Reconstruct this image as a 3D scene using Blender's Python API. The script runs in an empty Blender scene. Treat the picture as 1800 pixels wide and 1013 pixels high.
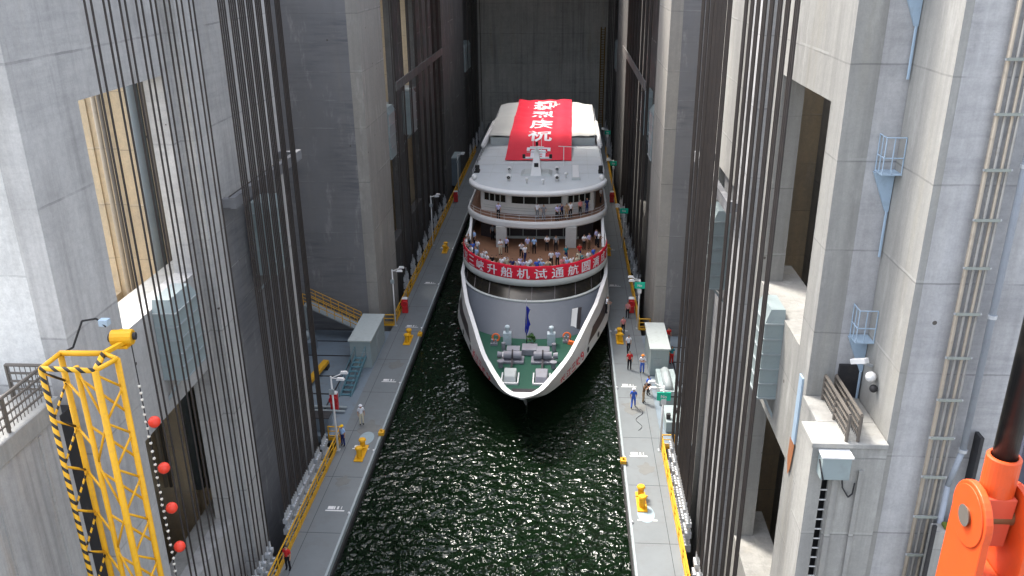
import bpy, bmesh, math, random
from math import radians, sin, cos, pi, sqrt
from mathutils import Vector, Matrix
random.seed(7)
S = bpy.context.scene
COL = S.collection

# ------------------------------------------------------------------ camera
cam_d = bpy.data.cameras.new('camera')
cam_d.sensor_width = 36.0
cam_d.lens = 1477.87 / 1800 * 36
cam_d.clip_start = 0.1
cam_d.clip_end = 2000
cam = bpy.data.objects.new('camera', cam_d)
COL.objects.link(cam)
_R = Vector((0.99804011, 0.06190219, -0.0091682))
_U = Vector((-0.01432527, 0.36862575, 0.9294675))
_F = Vector((-0.06091571, 0.92751451, -0.36879005))
cam.matrix_world = Matrix(((_R.x, _U.x, -_F.x, 4.49282), (_R.y, _U.y, -_F.y, 0.0), (_R.z, _U.z, -_F.z, 33.2113), (0, 0, 0, 1)))
S.camera = cam

# ------------------------------------------------------------------ light
SUN_EL, SUN_AZ = radians(57), radians(316)      # azimuth of the sun: clockwise from +Y
w = bpy.data.worlds.new('World')
S.world = w
w.use_nodes = True
nt = w.node_tree
nt.nodes.clear()
sky = nt.nodes.new('ShaderNodeTexSky')
sky.sky_type = 'NISHITA'
sky.sun_disc = False
sky.sun_elevation = SUN_EL
sky.sun_rotation = SUN_AZ
sky.air_density = 1.0
sky.dust_density = 4.0
sky.ozone_density = 1.0
bg = nt.nodes.new('ShaderNodeBackground')
bg.inputs['Strength'].default_value = 0.15
wo = nt.nodes.new('ShaderNodeOutputWorld')
hs = nt.nodes.new('ShaderNodeHueSaturation')
hs.inputs['Saturation'].default_value = 0.5      # thin overcast
nt.links.new(sky.outputs[0], hs.inputs['Color'])
nt.links.new(hs.outputs[0], bg.inputs[0])
nt.links.new(bg.outputs[0], wo.inputs[0])
sd = bpy.data.lights.new('sun', 'SUN')
sd.energy = 1.35
sd.angle = radians(10)
sd.color = (1.0, 0.94, 0.84)
sun = bpy.data.objects.new('sun', sd)
COL.objects.link(sun)
_d = Vector((sin(SUN_AZ) * cos(SUN_EL), cos(SUN_AZ) * cos(SUN_EL), sin(SUN_EL)))
sun.rotation_euler = _d.to_track_quat('Z', 'Y').to_euler()
sun.location = (-60, 60, 90)
S.view_settings.view_transform = 'Standard'
S.view_settings.look = 'None'
S.view_settings.exposure = 2.18
S.view_settings.gamma = 1.0
S.cycles.max_bounces = 8
S.cycles.diffuse_bounces = 5


# ------------------------------------------------------------------ materials
def newmat(name):
    m = bpy.data.materials.new(name)
    m.use_nodes = True
    n = m.node_tree
    b = n.nodes['Principled BSDF']
    return m, n, b


def mixc(n, fac, a, b, mode='MIX'):
    x = n.nodes.new('ShaderNodeMix')
    x.data_type = 'RGBA'
    x.blend_type = mode
    for s, v in ((x.inputs[0], fac), (x.inputs[6], a), (x.inputs[7], b)):
        if hasattr(v, 'is_output'):
            n.links.new(v, s)
        elif isinstance(v, (int, float)):
            s.default_value = v
        else:
            s.default_value = (*v, 1)
    return x.outputs[2]


def noise(n, vec, scale, detail=4, rough=0.55, sc=(1, 1, 1)):
    mp = n.nodes.new('ShaderNodeMapping')
    mp.inputs['Scale'].default_value = sc
    n.links.new(vec, mp.inputs[0])
    t = n.nodes.new('ShaderNodeTexNoise')
    t.inputs['Scale'].default_value = scale
    t.inputs['Detail'].default_value = detail
    t.inputs['Roughness'].default_value = rough
    n.links.new(mp.outputs[0], t.inputs['Vector'])
    return t.outputs['Fac']


def ramp(n, fac, p0, p1, c0=(0, 0, 0), c1=(1, 1, 1)):
    r = n.nodes.new('ShaderNodeValToRGB')
    r.color_ramp.elements[0].position = p0
    r.color_ramp.elements[1].position = p1
    r.color_ramp.elements[0].color = (*c0, 1)
    r.color_ramp.elements[1].color = (*c1, 1)
    n.links.new(fac, r.inputs[0])
    return r.outputs[0]


def math_(n, op, a, b=None, c=None):
    x = n.nodes.new('ShaderNodeMath')
    x.operation = op
    for i, v in enumerate((a, b, c)):
        if v is None:
            continue
        if hasattr(v, 'is_output'):
            n.links.new(v, x.inputs[i])
        else:
            x.inputs[i].default_value = v
    return x.outputs[0]


def concrete(name, base=(0.40, 0.40, 0.39), joint=3.0, streak=0.35, hgrain=0.0, warm=(0.42, 0.38, 0.30), stain=0.4, bump=0.25):
    """board-marked cast concrete: lift joints, form-panel patches, vertical run-off stains, pitting"""
    m, n, b = newmat(name)
    geo = n.nodes.new('ShaderNodeNewGeometry')
    pos = geo.outputs['Position']
    sep = n.nodes.new('ShaderNodeSeparateXYZ')
    n.links.new(pos, sep.inputs[0])
    c = mixc(n, noise(n, pos, 0.22, 5, 0.6), tuple(x * 0.80 for x in base), tuple(min(1, x * 1.16) for x in base))
    # per-lift tone: value that steps with each pour
    lift = math_(n, 'FLOOR', math_(n, 'DIVIDE', sep.outputs[2], joint))
    wn = n.nodes.new('ShaderNodeTexWhiteNoise')
    wn.noise_dimensions = '1D'
    n.links.new(lift, wn.inputs['W'])
    c = mixc(n, math_(n, 'MULTIPLY', wn.outputs['Value'], 0.16), c, (0.16, 0.16, 0.17))
    # vertical streaks
    s1 = ramp(n, noise(n, pos, 1.0, 5, 0.65, (1.6, 1.6, 0.05)), 0.48, 0.75)
    c = mixc(n, math_(n, 'MULTIPLY', s1, streak), c, (0.15, 0.145, 0.14))
    s2 = ramp(n, noise(n, pos, 1.0, 4, 0.6, (0.9, 0.9, 0.09)), 0.55, 0.8)
    c = mixc(n, math_(n, 'MULTIPLY', s2, stain), c, warm)
    gr = noise(n, pos, 16.0, 4, 0.75)
    c = mixc(n, math_(n, 'MULTIPLY', ramp(n, gr, 0.42, 0.62), 0.13), c, (0.14, 0.14, 0.14))
    # form-board patches and fine mottling
    mot = noise(n, pos, 3.5, 6, 0.7)
    c = mixc(n, math_(n, 'MULTIPLY', ramp(n, mot, 0.4, 0.7), 0.22), c, (0.17, 0.17, 0.17))
    big = ramp(n, noise(n, pos, 0.55, 7, 0.72, (1, 1, 0.6)), 0.46, 0.66)
    c = mixc(n, math_(n, 'MULTIPLY', big, 0.22), c, (0.19, 0.185, 0.18))
    pale = ramp(n, noise(n, pos, 0.8, 6, 0.7, (1.3, 1.3, 0.35)), 0.56, 0.74)
    c = mixc(n, math_(n, 'MULTIPLY', pale, 0.30), c, (0.62, 0.61, 0.58))
    if hgrain:
        h = ramp(n, noise(n, pos, 1.0, 5, 0.7, (0.25, 0.25, 2.6)), 0.42, 0.68)
        patch = ramp(n, noise(n, pos, 0.16, 2), 0.38, 0.6)
        c = mixc(n, math_(n, 'MULTIPLY', math_(n, 'MULTIPLY', h, patch), hgrain), c, (0.10, 0.105, 0.12))
    # joint line
    fr = math_(n, 'FRACT', math_(n, 'DIVIDE', math_(n, 'ADD', sep.outputs[2], math_(n, 'MULTIPLY', noise(n, pos, 0.7, 3), 0.10)), joint))
    line = math_(n, 'LESS_THAN', fr, 0.018)
    c = mixc(n, math_(n, 'MULTIPLY', math_(n, 'MULTIPLY', line, ramp(n, noise(n, pos, 0.5, 4), 0.35, 0.6)), 0.45), c, (0.11, 0.11, 0.11))
    line2 = math_(n, 'MULTIPLY', math_(n, 'LESS_THAN', fr, 0.045), math_(n, 'GREATER_THAN', fr, 0.018))
    c = mixc(n, math_(n, 'MULTIPLY', math_(n, 'MULTIPLY', line2, ramp(n, noise(n, pos, 0.4, 3), 0.5, 0.65)), 0.22), c, (0.6, 0.6, 0.58))
    # tie-hole pits
    v = n.nodes.new('ShaderNodeTexVoronoi')
    v.inputs['Scale'].default_value = 0.45
    n.links.new(pos, v.inputs['Vector'])
    c = mixc(n, math_(n, 'LESS_THAN', v.outputs['Distance'], 0.035), c, (0.10, 0.09, 0.08))
    n.links.new(c, b.inputs['Base Color'])
    b.inputs['Roughness'].default_value = 0.85
    b.inputs['Specular IOR Level'].default_value = 0.2
    bp = n.nodes.new('ShaderNodeBump')
    bp.inputs['Strength'].default_value = bump
    bp.inputs['Distance'].default_value = 0.05
    n.links.new(math_(n, 'SUBTRACT', mot, math_(n, 'MULTIPLY', line, 0.8)), bp.inputs['Height'])
    n.links.new(bp.outputs[0], b.inputs['Normal'])
    return m


def paint(name, col, rough=0.5, metal=0.0, var=0.25, dirt=0.3, dirtcol=(0.12, 0.10, 0.08), scale=1.5, spec=0.4):
    m, n, b = newmat(name)
    geo = n.nodes.new('ShaderNodeNewGeometry')
    pos = geo.outputs['Position']
    f = noise(n, pos, scale, 5, 0.65)
    c = mixc(n, f, tuple(x * (1 - var) for x in col), tuple(min(1, x * (1 + var * 0.6)) for x in col))
    d = ramp(n, noise(n, pos, scale * 2.3, 6, 0.7), 0.52, 0.78)
    c = mixc(n, math_(n, 'MULTIPLY', d, dirt), c, dirtcol)
    n.links.new(c, b.inputs['Base Color'])
    b.inputs['Roughness'].default_value = rough
    b.inputs['Metallic'].default_value = metal
    b.inputs['Specular IOR Level'].default_value = spec
    return m


def stripes(name, c1, c2, period=0.5):
    m, n, b = newmat(name)
    geo = n.nodes.new('ShaderNodeNewGeometry')
    sep = n.nodes.new('ShaderNodeSeparateXYZ')
    n.links.new(geo.outputs['Position'], sep.inputs[0])
    s = math_(n, 'ADD', math_(n, 'ADD', sep.outputs[2], math_(n, 'MULTIPLY', sep.outputs[0], 1.0)), sep.outputs[1])
    fr = math_(n, 'FRACT', math_(n, 'DIVIDE', s, period))
    c = mixc(n, math_(n, 'LESS_THAN', fr, 0.42), c1, c2)
    n.links.new(c, b.inputs['Base Color'])
    b.inputs['Roughness'].default_value = 0.5
    return m


M = {}
M['conc_bright'] = concrete('concrete_pale', (0.36, 0.355, 0.33), 3.3, 0.5, 0, (0.34, 0.31, 0.24), stain=0.45)
M['conc_open_lit'] = concrete('concrete_open_lit', (0.74, 0.735, 0.71), 4.5, 0.3, 0.1, stain=0.15)  # whiter copy paints the stronger light on the open left end face
M['conc_skylit'] = concrete('concrete_skylit', (0.51, 0.505, 0.505), 3.3, 0.35, 0.35, stain=0.2)  # cooler copy for viewer-facing faces, their skylit tone painted in
M['conc_wall'] = concrete('concrete_wall', (0.54, 0.53, 0.515), 5.0, 0.45, 0.2, stain=0.3)
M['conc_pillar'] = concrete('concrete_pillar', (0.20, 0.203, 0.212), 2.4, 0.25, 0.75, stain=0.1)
M['conc_far_shade'] = concrete('concrete_far_shade', (0.085, 0.083, 0.078), 6.0, 0.55, 0.2, (0.30, 0.24, 0.14), 0.35)  # darkened base paints in the shade of the far towers
M['conc_sun_tint'] = concrete('concrete_sun_tint', (0.66, 0.53, 0.35), 3.0, 0.25, 0.0, (0.55, 0.38, 0.18), 0.5)  # tan base paints in warm sunlight bouncing inside the shafts
M['conc_old'] = concrete('concrete_streaked', (0.46, 0.455, 0.44), 30.0, 0.75, 0, (0.36, 0.25, 0.15), 0.6)
M['deck'] = paint('walkway_paint', (0.155, 0.172, 0.180), 0.55, 0, 0.22, 0.5, (0.115, 0.105, 0.10), 0.45)
M['deck_patch'] = paint('walkway_patch', (0.27, 0.34, 0.37), 0.5, 0, 0.1, 0.2)
M['steel_gray'] = paint('grey_steel', (0.30, 0.34, 0.35), 0.5, 0, 0.15, 0.4, scale=0.8)
M['steel_pale'] = paint('pale_blue_steel', (0.27, 0.325, 0.33), 0.5, 0, 0.12, 0.25, scale=0.8)
M['steel_blue'] = paint('sky_blue_steel', (0.36, 0.47, 0.58), 0.45, 0, 0.15, 0.25)
M['plat_blue'] = paint('platform_blue_grey', (0.16, 0.20, 0.235), 0.55, 0, 0.25, 0.5, scale=0.6)
M['ladder_blue'] = paint('turquoise_paint', (0.07, 0.17, 0.21), 0.5)
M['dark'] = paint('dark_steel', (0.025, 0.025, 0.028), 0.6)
M['rope'] = paint('greased_rope', (0.048, 0.041, 0.038), 0.65, 0, 0.4, 0.35, (0.09, 0.06, 0.04), 0.7, 0.25)
M['galv'] = paint('galvanised_steel', (0.50, 0.52, 0.54), 0.42, 0.3, 0.2, 0.4)
M['brown_steel'] = paint('weathered_grating', (0.13, 0.115, 0.10), 0.6, 0.2)
M['rust'] = paint('rust', (0.35, 0.14, 0.06), 0.85)
M['yellow'] = paint('safety_yellow', (0.72, 0.37, 0.008), 0.5, 0, 0.2, 0.45, (0.32, 0.17, 0.05), 2.2)
M['yellow_rail'] = paint('rail_yellow', (0.62, 0.33, 0.02), 0.5, 0, 0.15, 0.35, (0.22, 0.13, 0.05))
M['stripe'] = stripes('yellow_black_stripes', (0.72, 0.38, 0.01), (0.012, 0.012, 0.012), 0.42)
M['orange'] = paint('orange_paint', (0.60, 0.075, 0.014), 0.42, 0, 0.14, 0.4, (0.34, 0.06, 0.03), 4.0, 0.4)
M['orange_in'] = paint('orange_primer', (0.60, 0.085, 0.04), 0.55, 0, 0.1, 0.3)
M['black_rod'] = paint('black_rod', (0.012, 0.012, 0.013), 0.35)
M['bronze'] = paint('dull_bronze', (0.22, 0.12, 0.06), 0.5, 0.6)
M['lavender'] = paint('flat_slab', (0.045, 0.05, 0.08), 0.7)
M['moss'] = paint('moss', (0.10, 0.13, 0.02), 0.9)
M['red_ball'] = paint('red_ball', (0.72, 0.05, 0.025), 0.4, 0, 0.15, 0.2)
M['bead'] = paint('bead_white', (0.72, 0.70, 0.62), 0.5)
M['rubber'] = paint('black_rubber', (0.015, 0.015, 0.015), 0.8)
M['red'] = paint('red_paint', (0.55, 0.02, 0.025), 0.45)
M['white'] = paint('white_paint', (0.68, 0.68, 0.67), 0.45, 0, 0.05, 0.10)
M['hull_white'] = paint('ship_white', (0.66, 0.665, 0.665), 0.38, 0, 0.05, 0.14, (0.38, 0.36, 0.33), 0.9)
M['roof_paint'] = paint('roof_grey_white', (0.50, 0.53, 0.545), 0.6, 0, 0.12, 0.35, (0.42, 0.38, 0.30), 0.35)
M['ship_blue'] = paint('ship_front_blue_grey', (0.115, 0.128, 0.15), 0.45, 0, 0.06, 0.12, (0.25, 0.26, 0.3), 0.5)
M['ship_trim'] = paint('ship_trim_grey', (0.42, 0.45, 0.44), 0.5, 0, 0.1, 0.25, (0.2, 0.22, 0.18), 0.7)
M['hull_dark'] = paint('hull_dark', (0.012, 0.016, 0.016), 0.4)
M['green_deck'] = paint('green_deck_paint', (0.008, 0.075, 0.045), 0.55, 0, 0.2, 0.25, (0.05, 0.08, 0.06), 1.2)
M['wood'] = paint('brown_deck', (0.21, 0.105, 0.06), 0.6, 0, 0.22, 0.35, (0.10, 0.06, 0.04), 0.8)
M['glass'] = paint('dark_glass', (0.014, 0.013, 0.011), 0.22, 0, 0.4, 0.4, (0.06, 0.045, 0.02), 0.6, 0.22)
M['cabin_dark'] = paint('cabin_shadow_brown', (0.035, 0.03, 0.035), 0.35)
M['canvas'] = paint('canvas', (0.50, 0.50, 0.475), 0.85, 0, 0.08, 0.25, (0.42, 0.42, 0.40), 0.5, 0.1)
M['banner'] = paint('banner_red', (0.68, 0.022, 0.05), 0.7, 0, 0.08, 0.15, (0.5, 0.02, 0.04), 1.0, 0.15)
M['banner_text'] = paint('banner_white', (0.76, 0.75, 0.80), 0.7, 0, 0.04, 0.05)
M['red_text'] = paint('hull_lettering_red', (0.55, 0.06, 0.08), 0.6)
M['sign_green'] = paint('sign_green', (0.01, 0.52, 0.33), 0.4, 0, 0.05, 0.02)
M['flag_blue'] = paint('flag_blue', (0.015, 0.03, 0.38), 0.8)
M['leaf'] = paint('leaf_green', (0.04, 0.12, 0.02), 0.6)
M['orange_ring'] = paint('ring_orange', (0.85, 0.16, 0.03), 0.5)
M['winch'] = paint('winch_grey', (0.25, 0.25, 0.28), 0.5, 0, 0.2, 0.4, (0.2, 0.10, 0.08))
M['chain'] = paint('chain_dark', (0.03, 0.025, 0.03), 0.6)
M['skin'] = paint('skin', (0.45, 0.25, 0.16), 0.6, 0, 0.05, 0.0)
M['hair'] = paint('black_hair', (0.012, 0.010, 0.009), 0.6)
M['eye'] = paint('eye_dark', (0.02, 0.015, 0.01), 0.3)
M['pipe_tan'] = paint('pipe_tan', (0.33, 0.285, 0.225), 0.6, 0, 0.2, 0.5)
M['beam'] = concrete('concrete_beam', (0.07, 0.066, 0.062), 20, 0.3)
M['clamp'] = paint('clamp_green', (0.27, 0.29, 0.26), .6, 0, .2, .4)
M['drain'] = paint('drain_grey_blue', (0.31, 0.34, 0.385), .5, 0, .2, .3)
M['ladder_ochre'] = paint('ochre_ladder', (0.20, 0.115, 0.02), 0.6)
M['riser'] = paint('riser_grey', (0.10, 0.12, 0.13), 0.6)
M['galv_dull'] = paint('galvanised_dull', (0.27, 0.26, 0.24), 0.6, 0, .25, .5)
CL = {}
for k, c in dict(white=(0.72, 0.72, 0.76), lavender=(0.46, 0.44, 0.66), lightblue=(0.34, 0.50, 0.76), blue=(0.05, 0.12, 0.48),
                 navy=(0.02, 0.03, 0.12), black=(0.015, 0.015, 0.018), khaki=(0.33, 0.24, 0.15), gray=(0.22, 0.23, 0.25),
                 red=(0.5, 0.03, 0.03), pink=(0.62, 0.24, 0.24), teal=(0.03, 0.20, 0.24), beige=(0.55, 0.50, 0.38),
                 brown=(0.12, 0.07, 0.04), orange=(0.75, 0.25, 0.05), yellow=(0.80, 0.48, 0.02)).items():
    CL[k] = paint('cloth_' + k, c, 0.85, 0, 0.12, 0.05, scale=6, spec=0.1)


# ------------------------------------------------------------------ mesh helpers
class MB:
    def __init__(s):
        s.bm = bmesh.new()

    def poly(s, pts):
        vs = [s.bm.verts.new(p) for p in pts]
        try:
            return s.bm.faces.new(vs)
        except ValueError:
            return None

    def hexa(s, p):
        v = [s.bm.verts.new(q) for q in p]
        for f in ((0, 3, 2, 1), (4, 5, 6, 7), (0, 1, 5, 4), (1, 2, 6, 5), (2, 3, 7, 6), (3, 0, 4, 7)):
            s.bm.faces.new([v[i] for i in f])
        return s

    def box(s, x0, x1, y0, y1, z0, z1):
        x0, x1 = min(x0, x1), max(x0, x1)
        y0, y1 = min(y0, y1), max(y0, y1)
        return s.hexa([(x0, y0, z0), (x1, y0, z0), (x1, y1, z0), (x0, y1, z0), (x0, y0, z1), (x1, y0, z1), (x1, y1, z1), (x0, y1, z1)])

    def bar(s, a, b, wd, h=None, up=(0, 0, 1)):
        a, b = Vector(a), Vector(b)
        d = (b - a).normalized()
        u = Vector(up)
        if abs(d.dot(u)) > 0.98:
            u = Vector((0, 1, 0))
        r = d.cross(u).normalized()
        u = r.cross(d)
        h = h or wd
        r *= wd / 2
        u *= h / 2
        return s.hexa([a - r - u, a + r - u, a + r + u, a - r + u, b - r - u, b + r - u, b + r + u, b - r + u])

    def cyl(s, a, b, r, n=8, r2=None, cap=True):
        a, b = Vector(a), Vector(b)
        r2 = r if r2 is None else r2
        d = (b - a).normalized()
        u = Vector((0, 0, 1)) if abs(d.z) < 0.95 else Vector((0, 1, 0))
        x = d.cross(u).normalized()
        y = x.cross(d)
        A = [s.bm.verts.new(a + (x * cos(2 * pi * i / n) + y * sin(2 * pi * i / n)) * r) for i in range(n)]
        B = [s.bm.verts.new(b + (x * cos(2 * pi * i / n) + y * sin(2 * pi * i / n)) * r2) for i in range(n)]
        for i in range(n):
            j = (i + 1) % n
            s.bm.faces.new((A[i], B[i], B[j], A[j]))
        if cap:
            s.bm.faces.new(A)
            s.bm.faces.new(B[::-1])
        return s

    def path(s, pts, r, n=6):
        for a, b in zip(pts, pts[1:]):
            s.cyl(a, b, r, n)
        return s

    def sphere(s, c, r, n=12, sc=(1, 1, 1)):
        g = bmesh.ops.create_uvsphere(s.bm, u_segments=n, v_segments=max(6, n * 2 // 3), radius=r)
        for v in g['verts']:
            v.co = Vector((v.co.x * sc[0], v.co.y * sc[1], v.co.z * sc[2])) + Vector(c)
        return s

    def prism(s, outline, z0, z1):
        n = len(outline)
        A = [s.bm.verts.new((x, y, z0)) for x, y in outline]
        B = [s.bm.verts.new((x, y, z1)) for x, y in outline]
        for i in range(n):
            j = (i + 1) % n
            s.bm.faces.new((A[i], A[j], B[j], B[i]))
        s.bm.faces.new(B)
        s.bm.faces.new(A[::-1])
        return s

    def strip(s, rows, close=False):
        """rows: list of equal-length point lists -> quads between them"""
        V = [[s.bm.verts.new(p) for p in r] for r in rows]
        for a, b in zip(V, V[1:]):
            m = len(a)
            for i in range(m if close else m - 1):
                j = (i + 1) % m
                try:
                    s.bm.faces.new((a[i], a[j], b[j], b[i]))
                except ValueError:
                    pass
        return s

    def solid_strip(s, rows, off):
        """a sheet given thickness by an offset vector"""
        o = Vector(off)
        s.strip(rows)
        s.strip([[Vector(p) + o for p in r][::-1] for r in rows])
        ring = list(rows[0]) + [r[-1] for r in rows[1:]] + list(rows[-1])[::-1][1:] + [r[0] for r in rows[1:-1]][::-1]
        ring.append(ring[0])
        s.strip([[Vector(p) + o for p in ring], ring])
        return s

    def build(s, name, mat=None, parent=None, smooth=False, bevel=0, fix=True):
        if fix:
            bmesh.ops.recalc_face_normals(s.bm, faces=s.bm.faces)
        me = bpy.data.meshes.new(name)
        s.bm.to_mesh(me)
        s.bm.free()
        if smooth:
            for p in me.polygons:
                p.use_smooth = True
            me.update()
        o = bpy.data.objects.new(name, me)
        COL.objects.link(o)
        if mat is not None:
            me.materials.append(mat)
        if parent is not None:
            base = Vector(parent.location)
            q = parent
            while q.parent is not None:
                q = q.parent
                base += Vector(q.location)
            me.transform(Matrix.Translation(-base))
            o.parent = parent
        if bevel:
            b = o.modifiers.new('bevel', 'BEVEL')
            b.width = bevel
            b.segments = 2
            b.limit_method = 'ANGLE'
        return o


def tag(o, label=None, cat=None, group=None, kind=None):
    if label:
        o['label'] = label
    if cat:
        o['category'] = cat
    if group:
        o['group'] = group
    if kind:
        o['kind'] = kind
    return o


def thing(name, label, cat, loc=(0, 0, 0), group=None):
    o = bpy.data.objects.new(name, None)
    o.empty_display_size = 0.2
    COL.objects.link(o)
    o.location = loc
    return tag(o, label, cat, group)


def copy_tree(o, parent=None):
    c = o.copy()
    COL.objects.link(c)
    c.parent = parent
    for ch in list(o.children):
        copy_tree(ch, c)
    return c


def structure(o):
    o['kind'] = 'structure'
    return o


ORD = ['first', 'second', 'third', 'fourth', 'fifth', 'sixth', 'seventh', 'eighth', 'ninth', 'tenth', 'eleventh', 'twelfth', 'thirteenth', 'fourteenth',
       'fifteenth', 'sixteenth', 'seventeenth', 'eighteenth', 'nineteenth', 'twentieth']


# text -> mesh (Blender's own font, which carries the CJK glyphs)
def text_mesh(txt, bold=0.012, extrude=0.0):
    cu = bpy.data.curves.new('t', 'FONT')
    cu.body = txt
    cu.size = 1.0
    cu.offset = bold
    cu.extrude = extrude
    cu.resolution_u = 2
    cu.align_x = 'CENTER'
    cu.align_y = 'CENTER'
    ob = bpy.data.objects.new('t', cu)
    COL.objects.link(ob)
    dg = bpy.context.evaluated_depsgraph_get()
    dg.update()
    me = bpy.data.meshes.new_from_object(ob.evaluated_get(dg))
    bpy.data.objects.remove(ob)
    bpy.data.curves.remove(cu)
    vs = [v.co.copy() for v in me.vertices]
    fs = [tuple(p.vertices) for p in me.polygons]
    bpy.data.meshes.remove(me)
    if not vs:
        return [], []
    x0, x1 = min(v.x for v in vs), max(v.x for v in vs)
    y0, y1 = min(v.y for v in vs), max(v.y for v in vs)
    vs = [((v.x - (x0 + x1) / 2) / max(1e-6, x1 - x0), (v.y - (y0 + y1) / 2) / max(1e-6, y1 - y0)) for v in vs]
    return vs, fs      # normalised to a 1x1 box around the origin


def glyph(mb, txt, fn, bold=0.012):
    """fn maps (u, v) in -0.5..0.5 to 3D"""
    vs, fs = text_mesh(txt, bold)
    V = [mb.bm.verts.new(fn(u, v)) for u, v in vs]
    for f in fs:
        try:
            mb.bm.faces.new([V[i] for i in f])
        except ValueError:
            pass


# ------------------------------------------------------------------ setting: ground, water, walkways
TOPZ = 40.0
YB = 181.0
_g = MB()
_g.poly([(-900, -600, -14), (900, -600, -14), (900, 1400, -14), (-900, 1400, -14)])
structure(_g.build('ground', concrete('ground_concrete', (0.2, 0.2, 0.19), 50)))


def water_mat():
    m, n, b = newmat('dark_green_water')
    geo = n.nodes.new('ShaderNodeNewGeometry')
    pos = geo.outputs['Position']
    sep = n.nodes.new('ShaderNodeSeparateXYZ')
    n.links.new(pos, sep.inputs[0])
    c = mixc(n, noise(n, pos, 0.12, 3), (0.0022, 0.0075, 0.0028), (0.005, 0.0115, 0.005))
    n.links.new(c, b.inputs['Base Color'])
    b.inputs['Roughness'].default_value = 0.05
    b.inputs['IOR'].default_value = 1.37
    # wind ripples, rougher toward the near end, calm in front of the bow
    mr = n.nodes.new('ShaderNodeMapRange')
    n.links.new(sep.outputs[1], mr.inputs[0])
    mr.inputs[1].default_value = 62
    mr.inputs[2].default_value = 40
    mr.inputs[3].default_value = 0.10
    mr.inputs[4].default_value = 1.0
    patch = ramp(n, noise(n, pos, 0.28, 4, 0.6), 0.30, 0.62)
    amp = math_(n, 'MULTIPLY', mr.outputs[0], math_(n, 'ADD', math_(n, 'MULTIPLY', patch, 0.8), 0.35))
    wob = n.nodes.new('ShaderNodeVectorMath')
    wob.operation = 'ADD'
    tn = n.nodes.new('ShaderNodeTexNoise')
    tn.inputs['Scale'].default_value = 0.9
    n.links.new(pos, tn.inputs['Vector'])
    n.links.new(pos, wob.inputs[0])
    n.links.new(tn.outputs['Color'], wob.inputs[1])
    vo = n.nodes.new('ShaderNodeTexVoronoi')
    vo.feature = 'SMOOTH_F1'
    vo.inputs['Scale'].default_value = 2.3
    vo.inputs['Smoothness'].default_value = 0.85
    n.links.new(wob.outputs[0], vo.inputs['Vector'])
    h = math_(n, 'ADD', math_(n, 'MULTIPLY', noise(n, pos, 1.5, 1, 0.4), 0.95), math_(n, 'MULTIPLY', vo.outputs['Distance'], 0.40))
    h = math_(n, 'ADD', h, math_(n, 'MULTIPLY', noise(n, pos, 3.8, 1, 0.4), 0.2))
    bp = n.nodes.new('ShaderNodeBump')
    bp.inputs['Strength'].default_value = 1.0
    bp.inputs['Distance'].default_value = 0.82
    n.links.new(math_(n, 'MULTIPLY', h, amp), bp.inputs['Height'])
    n.links.new(bp.outputs[0], b.inputs['Normal'])
    return m


_w = MB()
_w.poly([(-9.0, 8, -0.85), (9.0, 8, -0.85), (9.0, 178, -0.85), (-9.0, 178, -0.85)])
structure(_w.build('water', water_mat()))

for s in (-1, 1):
    wk = MB()
    wk.box(s * 9.0, s * 11.85, 8, 178, -0.45, 0)
    structure(wk.build('walkway', M['deck']))
    cs = MB()
    cs.box(s * 9.02, s * 11.6, 8.01, 177.99, -10, -0.454)
    structure(cs.build('chamber_side', M['steel_gray']))
    sw = MB()
    for k in range(27):
        sw.box(s * 9.05, s * 11.8, 12 + k * 6, 12.035 + k * 6, -.1, 0.0025)
    sw.box(s * 11.12, s * 11.15, 8.1, 177.8, -.1, 0.0022)
    structure(sw.build('walkway_seam', M['dark']))
    # side platform of the chamber between the towers
    pf = MB()
    pf.box(s * 11.86, s * 21.5, 53.2, 72.0, -0.6, -0.03)
    po = structure(pf.build('side_platform', M['plat_blue']))
    # seams standing proud of the plates
    sm = MB()
    for yy in (55.5, 59.5, 62.6, 66.5, 69.5):
        sm.box(s * 14.2, s * 21.4, yy, yy + 0.09, -0.03, 0.03)
    sm.box(s * 14.1, s * 14.2, 53.4, 71.8, -0.03, 0.03)
    structure(sm.build('platform_seam', M['dark']))
# chamber floor closes the trough under the water
_f = MB()
_f.box(-9.0, 9.0, 8, 178, -4.6, -4.4)
structure(_f.build('chamber_floor', M['dark']))

# kerb rims at the water's edge
for s in (-1, 1):
    rm = MB()
    rm.box(s * 8.86, s * 9.0, 8, 177.9, -0.75, 0.06)
    o = rm.build('steel_edging', M['steel_gray'])
    tag(o, 'pale steel rim strip along the water edge of the %s walkway' % ('left' if s < 0 else 'right'), 'rim', 'edge rims')
    fd = MB()
    # fender beams low on the water side
    fd.box(s * 8.74, s * 8.857, 8, 177.8, -0.72, -0.32)
    o = fd.build('fender_beam', M['rubber'])
    tag(o, 'long black rubber fender under the rim of the %s walkway' % ('left' if s < 0 else 'right'), 'fender', 'fenders')


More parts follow.
